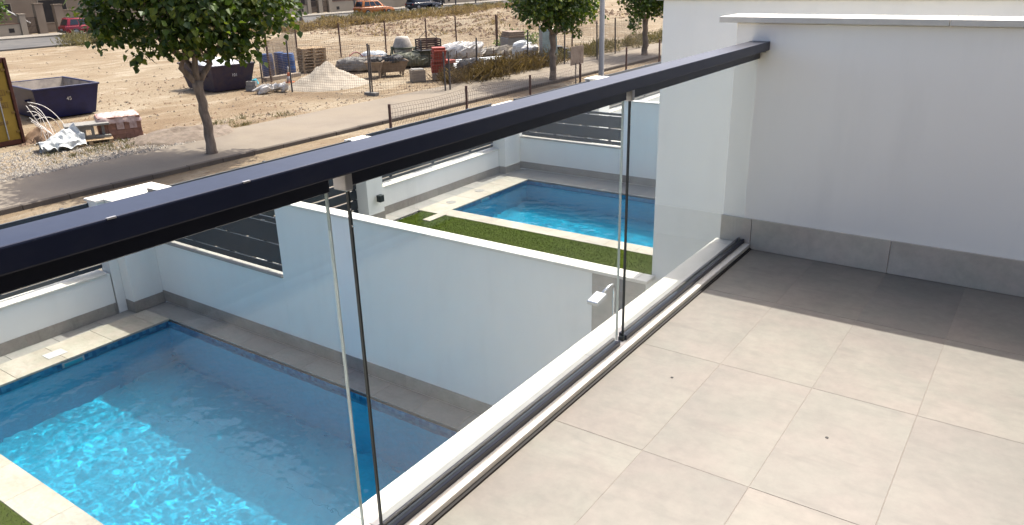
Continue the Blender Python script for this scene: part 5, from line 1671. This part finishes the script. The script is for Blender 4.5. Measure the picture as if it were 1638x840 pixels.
XW = -73.7
def far_wall(label, y0, y1, h, mat="far_wall", cap="far_cap", vent=None):
    t = thing("street_wall", label, "wall", (XW, (y0 + y1) / 2, G + 0.13), group="garden walls across the plot")
    d_ = (y1 - y0) / 2
    box("wall_body", mat, t, -0.2, 0.0, -d_, d_, -0.1, h - 0.061)
    box("wall_cap", cap, t, -0.25, 0.05, -d_, d_, h - 0.06, h)
    if vent is not None:
        box("vent_grille", "far_dark", t, 0.0005, 0.02, vent - 0.22, vent + 0.22, 0.25, 0.60)
    return t
def far_pier(label, y, w_, h, mat="far_wall"):
    t = thing("gate_pier", label, "pier", (XW, y, G + 0.13), group="gate piers across the plot")
    box("pier_body", mat, t, -0.35, 0.12, -w_ / 2, w_ / 2, -0.1, h - 0.08)
    box("pier_cap", mat, t, -0.40, 0.17, -w_ / 2 - 0.05, w_ / 2 + 0.05, h - 0.0795, h)
def far_gate(label, y0, y1, h, n):
    t = thing("street_gate", label, "gate", (XW - 0.1, (y0 + y1) / 2, G + 0.13), group="metal gates across the plot")
    d_ = (y1 - y0) / 2
    for i in range(n):
        yy = -d_ + 0.04 + (2 * d_ - 0.08) * i / (n - 1)
        shared_box("bar", "gate_metal", t, 0.03, 0.035, h - 0.1, (0, yy, 0.05 + (h - 0.1) / 2))
    for zz in (0.12, h * 0.45, h - 0.08):
        box("rail", "gate_metal", t, 0.016, 0.046, -d_, d_, zz, zz + 0.05)
far_wall("low white street wall below the big green shrub", 15.0, 29.1, 1.0, vent=6.3)
far_pier("white gate pier beside the big green shrub", 29.4, 0.5, 1.75)
far_gate("brown metal bar gate by the big green shrub", 29.66, 30.6, 1.45, 9)
far_pier("tall tan gate pier left of the dark doorway", 30.95, 0.7, 2.55, "far_wall_tan")
far_pier("tall tan gate pier behind the red car", 32.6, 0.7, 2.4, "far_wall_tan")
far_wall("tan street wall behind the red car", 32.96, 48.0, 1.9, "far_wall_tan", "far_wall_tan")
far_wall("tan low street wall left of the dark trunk", 48.0, 57.8, 1.1, "far_wall_tan", "far_wall_tan")
far_wall("white low street wall behind the dark trunk", 57.8, 61.3, 1.05, vent=0.9)
far_pier("white gate pier next to the wall behind the dark trunk", 61.55, 0.5, 2.6)
far_gate("brown gate nearer the dark trunk", 61.82, 63.0, 1.4, 10)
far_pier("white gate pier between the two brown gates", 63.3, 0.6, 2.6)
far_gate("brown gate nearer the orange vehicle", 63.62, 64.6, 1.4, 9)
far_pier("white gate pier beside the vented wall", 64.9, 0.55, 2.6)
far_wall("white vented street wall left of the orange vehicle", 65.2, 70.5, 1.25, vent=-1.7)
far_wall("white street wall behind the orange vehicle", 70.5, 77.6, 1.45)
far_wall("beige street wall right of the dark van", 84.5, 95.0, 1.7, vent=-2.0)
far_wall("beige street wall at the far right of the street", 95.5, 125.0, 1.6, vent=-8)

def far_house(label, y0, y1, x0, x1, h, mat, openings, roof=True):
    t = thing("house", label, "house", ((x0 + x1) / 2, (y0 + y1) / 2, G), group="houses across the plot")
    p = t.location
    box("wall", mat, t, x0 - p.x, x1 - p.x, y0 - p.y, y1 - p.y, -0.1, h)
    if roof:
        r_ = MB()
        a, b, c, d = x0 - p.x - 0.5, x1 - p.x + 0.5, y0 - p.y - 0.4, y1 - p.y + 0.4
        r_.add([(a, c, h + 0.001), (b, c, h + 0.001), (b, d, h + 0.001), (a, d, h + 0.001), ((a + b) / 2, c, h + 1.8), ((a + b) / 2, d, h + 1.8)], [(0, 3, 2, 1), (0, 1, 4), (1, 2, 5, 4), (2, 3, 5), (3, 0, 4, 5)])
        r_.build("roof", "far_roof", t)
    for (oy0, oy1, z0, z1) in openings:
        wn = box("window", "far_wall", t, x1 - p.x + 0.0005, x1 - p.x + 0.06, oy0 - p.y - 0.08, oy1 - p.y + 0.08, z0 - 0.08, z1 + 0.08)
        c_ = wn.location
        box("pane", "far_dark", wn, 0.031, 0.036, -(oy1 - oy0) / 2, (oy1 - oy0) / 2, -(z1 - z0) / 2, (z1 - z0) / 2)
    return t
far_house("beige house with outside stairs behind the big shrub", 19, 47, -92, -79.0, 6.5, "far_wall_tan", [(25, 27.5, 0.4, 2.6), (29.5, 31, 0.3, 2.6), (33.5, 36, 0.8, 2.8), (38, 41, 0.8, 2.8), (22, 24, 3.6, 5.2), (28, 30, 3.6, 5.2), (34, 36, 3.6, 5.2), (40, 42, 3.6, 5.2)])
far_house("beige house with dark porch behind the paired brown gates", 50, 74, -92, -79.5, 6.5, "far_wall_tan", [(52, 55, 0.4, 2.7), (57, 60, 0.4, 2.7), (62, 63, 0.2, 2.4), (65, 69, 0.6, 2.8), (70.5, 73, 0.6, 2.8), (54, 56, 3.6, 5.2), (62, 64, 3.6, 5.2), (69, 71, 3.6, 5.2)])
far_house("beige house at the right end of the far street", 77, 108, -92, -79.0, 6.5, "far_wall", [(78, 83, 0.2, 2.9), (87, 90, 0.8, 2.6), (93, 96, 0.8, 2.6), (100, 103, 0.8, 2.6)])
sr = thing("outside_stairs", "outside stairs with white sloping handrail beside the big shrub", "stairs", (-76.6, 29.2, G))
for k in range(14):
    box("step", "far_wall_tan", sr, -0.6, 0.6, 1.6 - 0.27 * (k + 1), 1.6 - 0.27 * k - 0.002, 0.0, 2.9 - (2.9 - 0.2) * (13 - k) / 13 * 1.0 if False else 0.18 + 0.19 * k)
sw = MB()
sw.add([(0.62, 1.7, 0.9), (0.72, 1.7, 0.9), (0.72, -2.4, 3.75), (0.62, -2.4, 3.75), (0.62, 1.7, 0.0), (0.72, 1.7, 0.0), (0.72, -2.4, 0.0), (0.62, -2.4, 0.0)],
       [(0, 1, 2, 3), (4, 7, 6, 5), (0, 4, 5, 1), (1, 5, 6, 2), (2, 6, 7, 3), (3, 7, 4, 0)])
sw.build("stair_parapet", "far_wall_tan", sr)
MB().tube([(0.67, 1.8, 0.97), (0.67, -2.5, 3.88)], 0.10, 6).build("handrail", "white_paint", sr)
sb_ = thing("shrub", "big bright green shrub over the low white wall", "shrub", (-75.4, 27.0, G))
mm = MB(); mm.v, mm.f = leaf_cloud([((0, 0.3, 2.1), (1.2, 1.7, 1.3)), ((0.2, -1.9, 2.0), (1.2, 1.6, 1.3)), ((0.1, -4.2, 1.9), (1.1, 1.6, 1.2)), ((0.1, 0.9, 3.0), (0.8, 0.9, 0.9))], 2600, 0.26, 78)
mm.build("foliage", "leaf_shrub", sb_)
MB().tube([(0, 0, -0.05), (0.05, -0.3, 1.8)], 0.08, 6).build("stem", "bark", sb_)
sb2 = thing("shrub", "dark hedge shrub over the tan low wall", "shrub", (-75.2, 56.0, G))
mm = MB(); mm.v, mm.f = leaf_cloud([((0, 0.3, 1.6), (0.9, 1.6, 0.9)), ((0.2, -2.2, 1.7), (0.9, 1.7, 1.0)), ((0.1, -5.0, 1.7), (1.0, 1.8, 1.0)), ((0.1, 2.9, 1.7), (0.8, 1.3, 0.9))], 2200, 0.24, 79)
mm.build("foliage", "leaf_shrub", sb2)
MB().tube([(0, 0, -0.05), (0.05, -0.3, 1.5)], 0.08, 6).build("stem", "bark", sb2)

# dark trunk and thin poles on the far street
lobt = [((0, 0, 5.6), (1.6, 1.6, 1.4)), ((0.3, 1.2, 5.0), (1.0, 1.0, 0.9)), ((0.2, -1.2, 5.0), (1.0, 1.0, 0.9))]
tree("slim street tree with straight dark trunk before the paired gates", (-64.4, 52.2, G), (4.2, 0.17, 0.14), [(0.2, -0.9, 5.2), (0.2, 0.9, 5.2), (-0.6, 0.1, 5.4)], lobt, 1500, 0.2, 33, group="trees on the far street")
for (x, y, lb) in ((-69.3, 64.7, "thin dark pole left of the orange vehicle"), (-69.7, 84.3, "thin dark pole right of the dark van"), (-69.5, 88.6, "thin dark pole farthest along the far street")):
    t = thing("street_pole", lb, "pole", (x, y, G + 0.1), group="thin poles on the far street")
    MB().lathe([(0.16, 0.0), (0.16, 0.04), (0.10, 0.05), (0.08, 5.0), (0.05, 5.05)], 10).build("shaft", "dark_post", t)
    box("sign_plate", "lamp_grey", t, 0.10, 0.12, -0.3, 0.3, 4.2, 4.8)
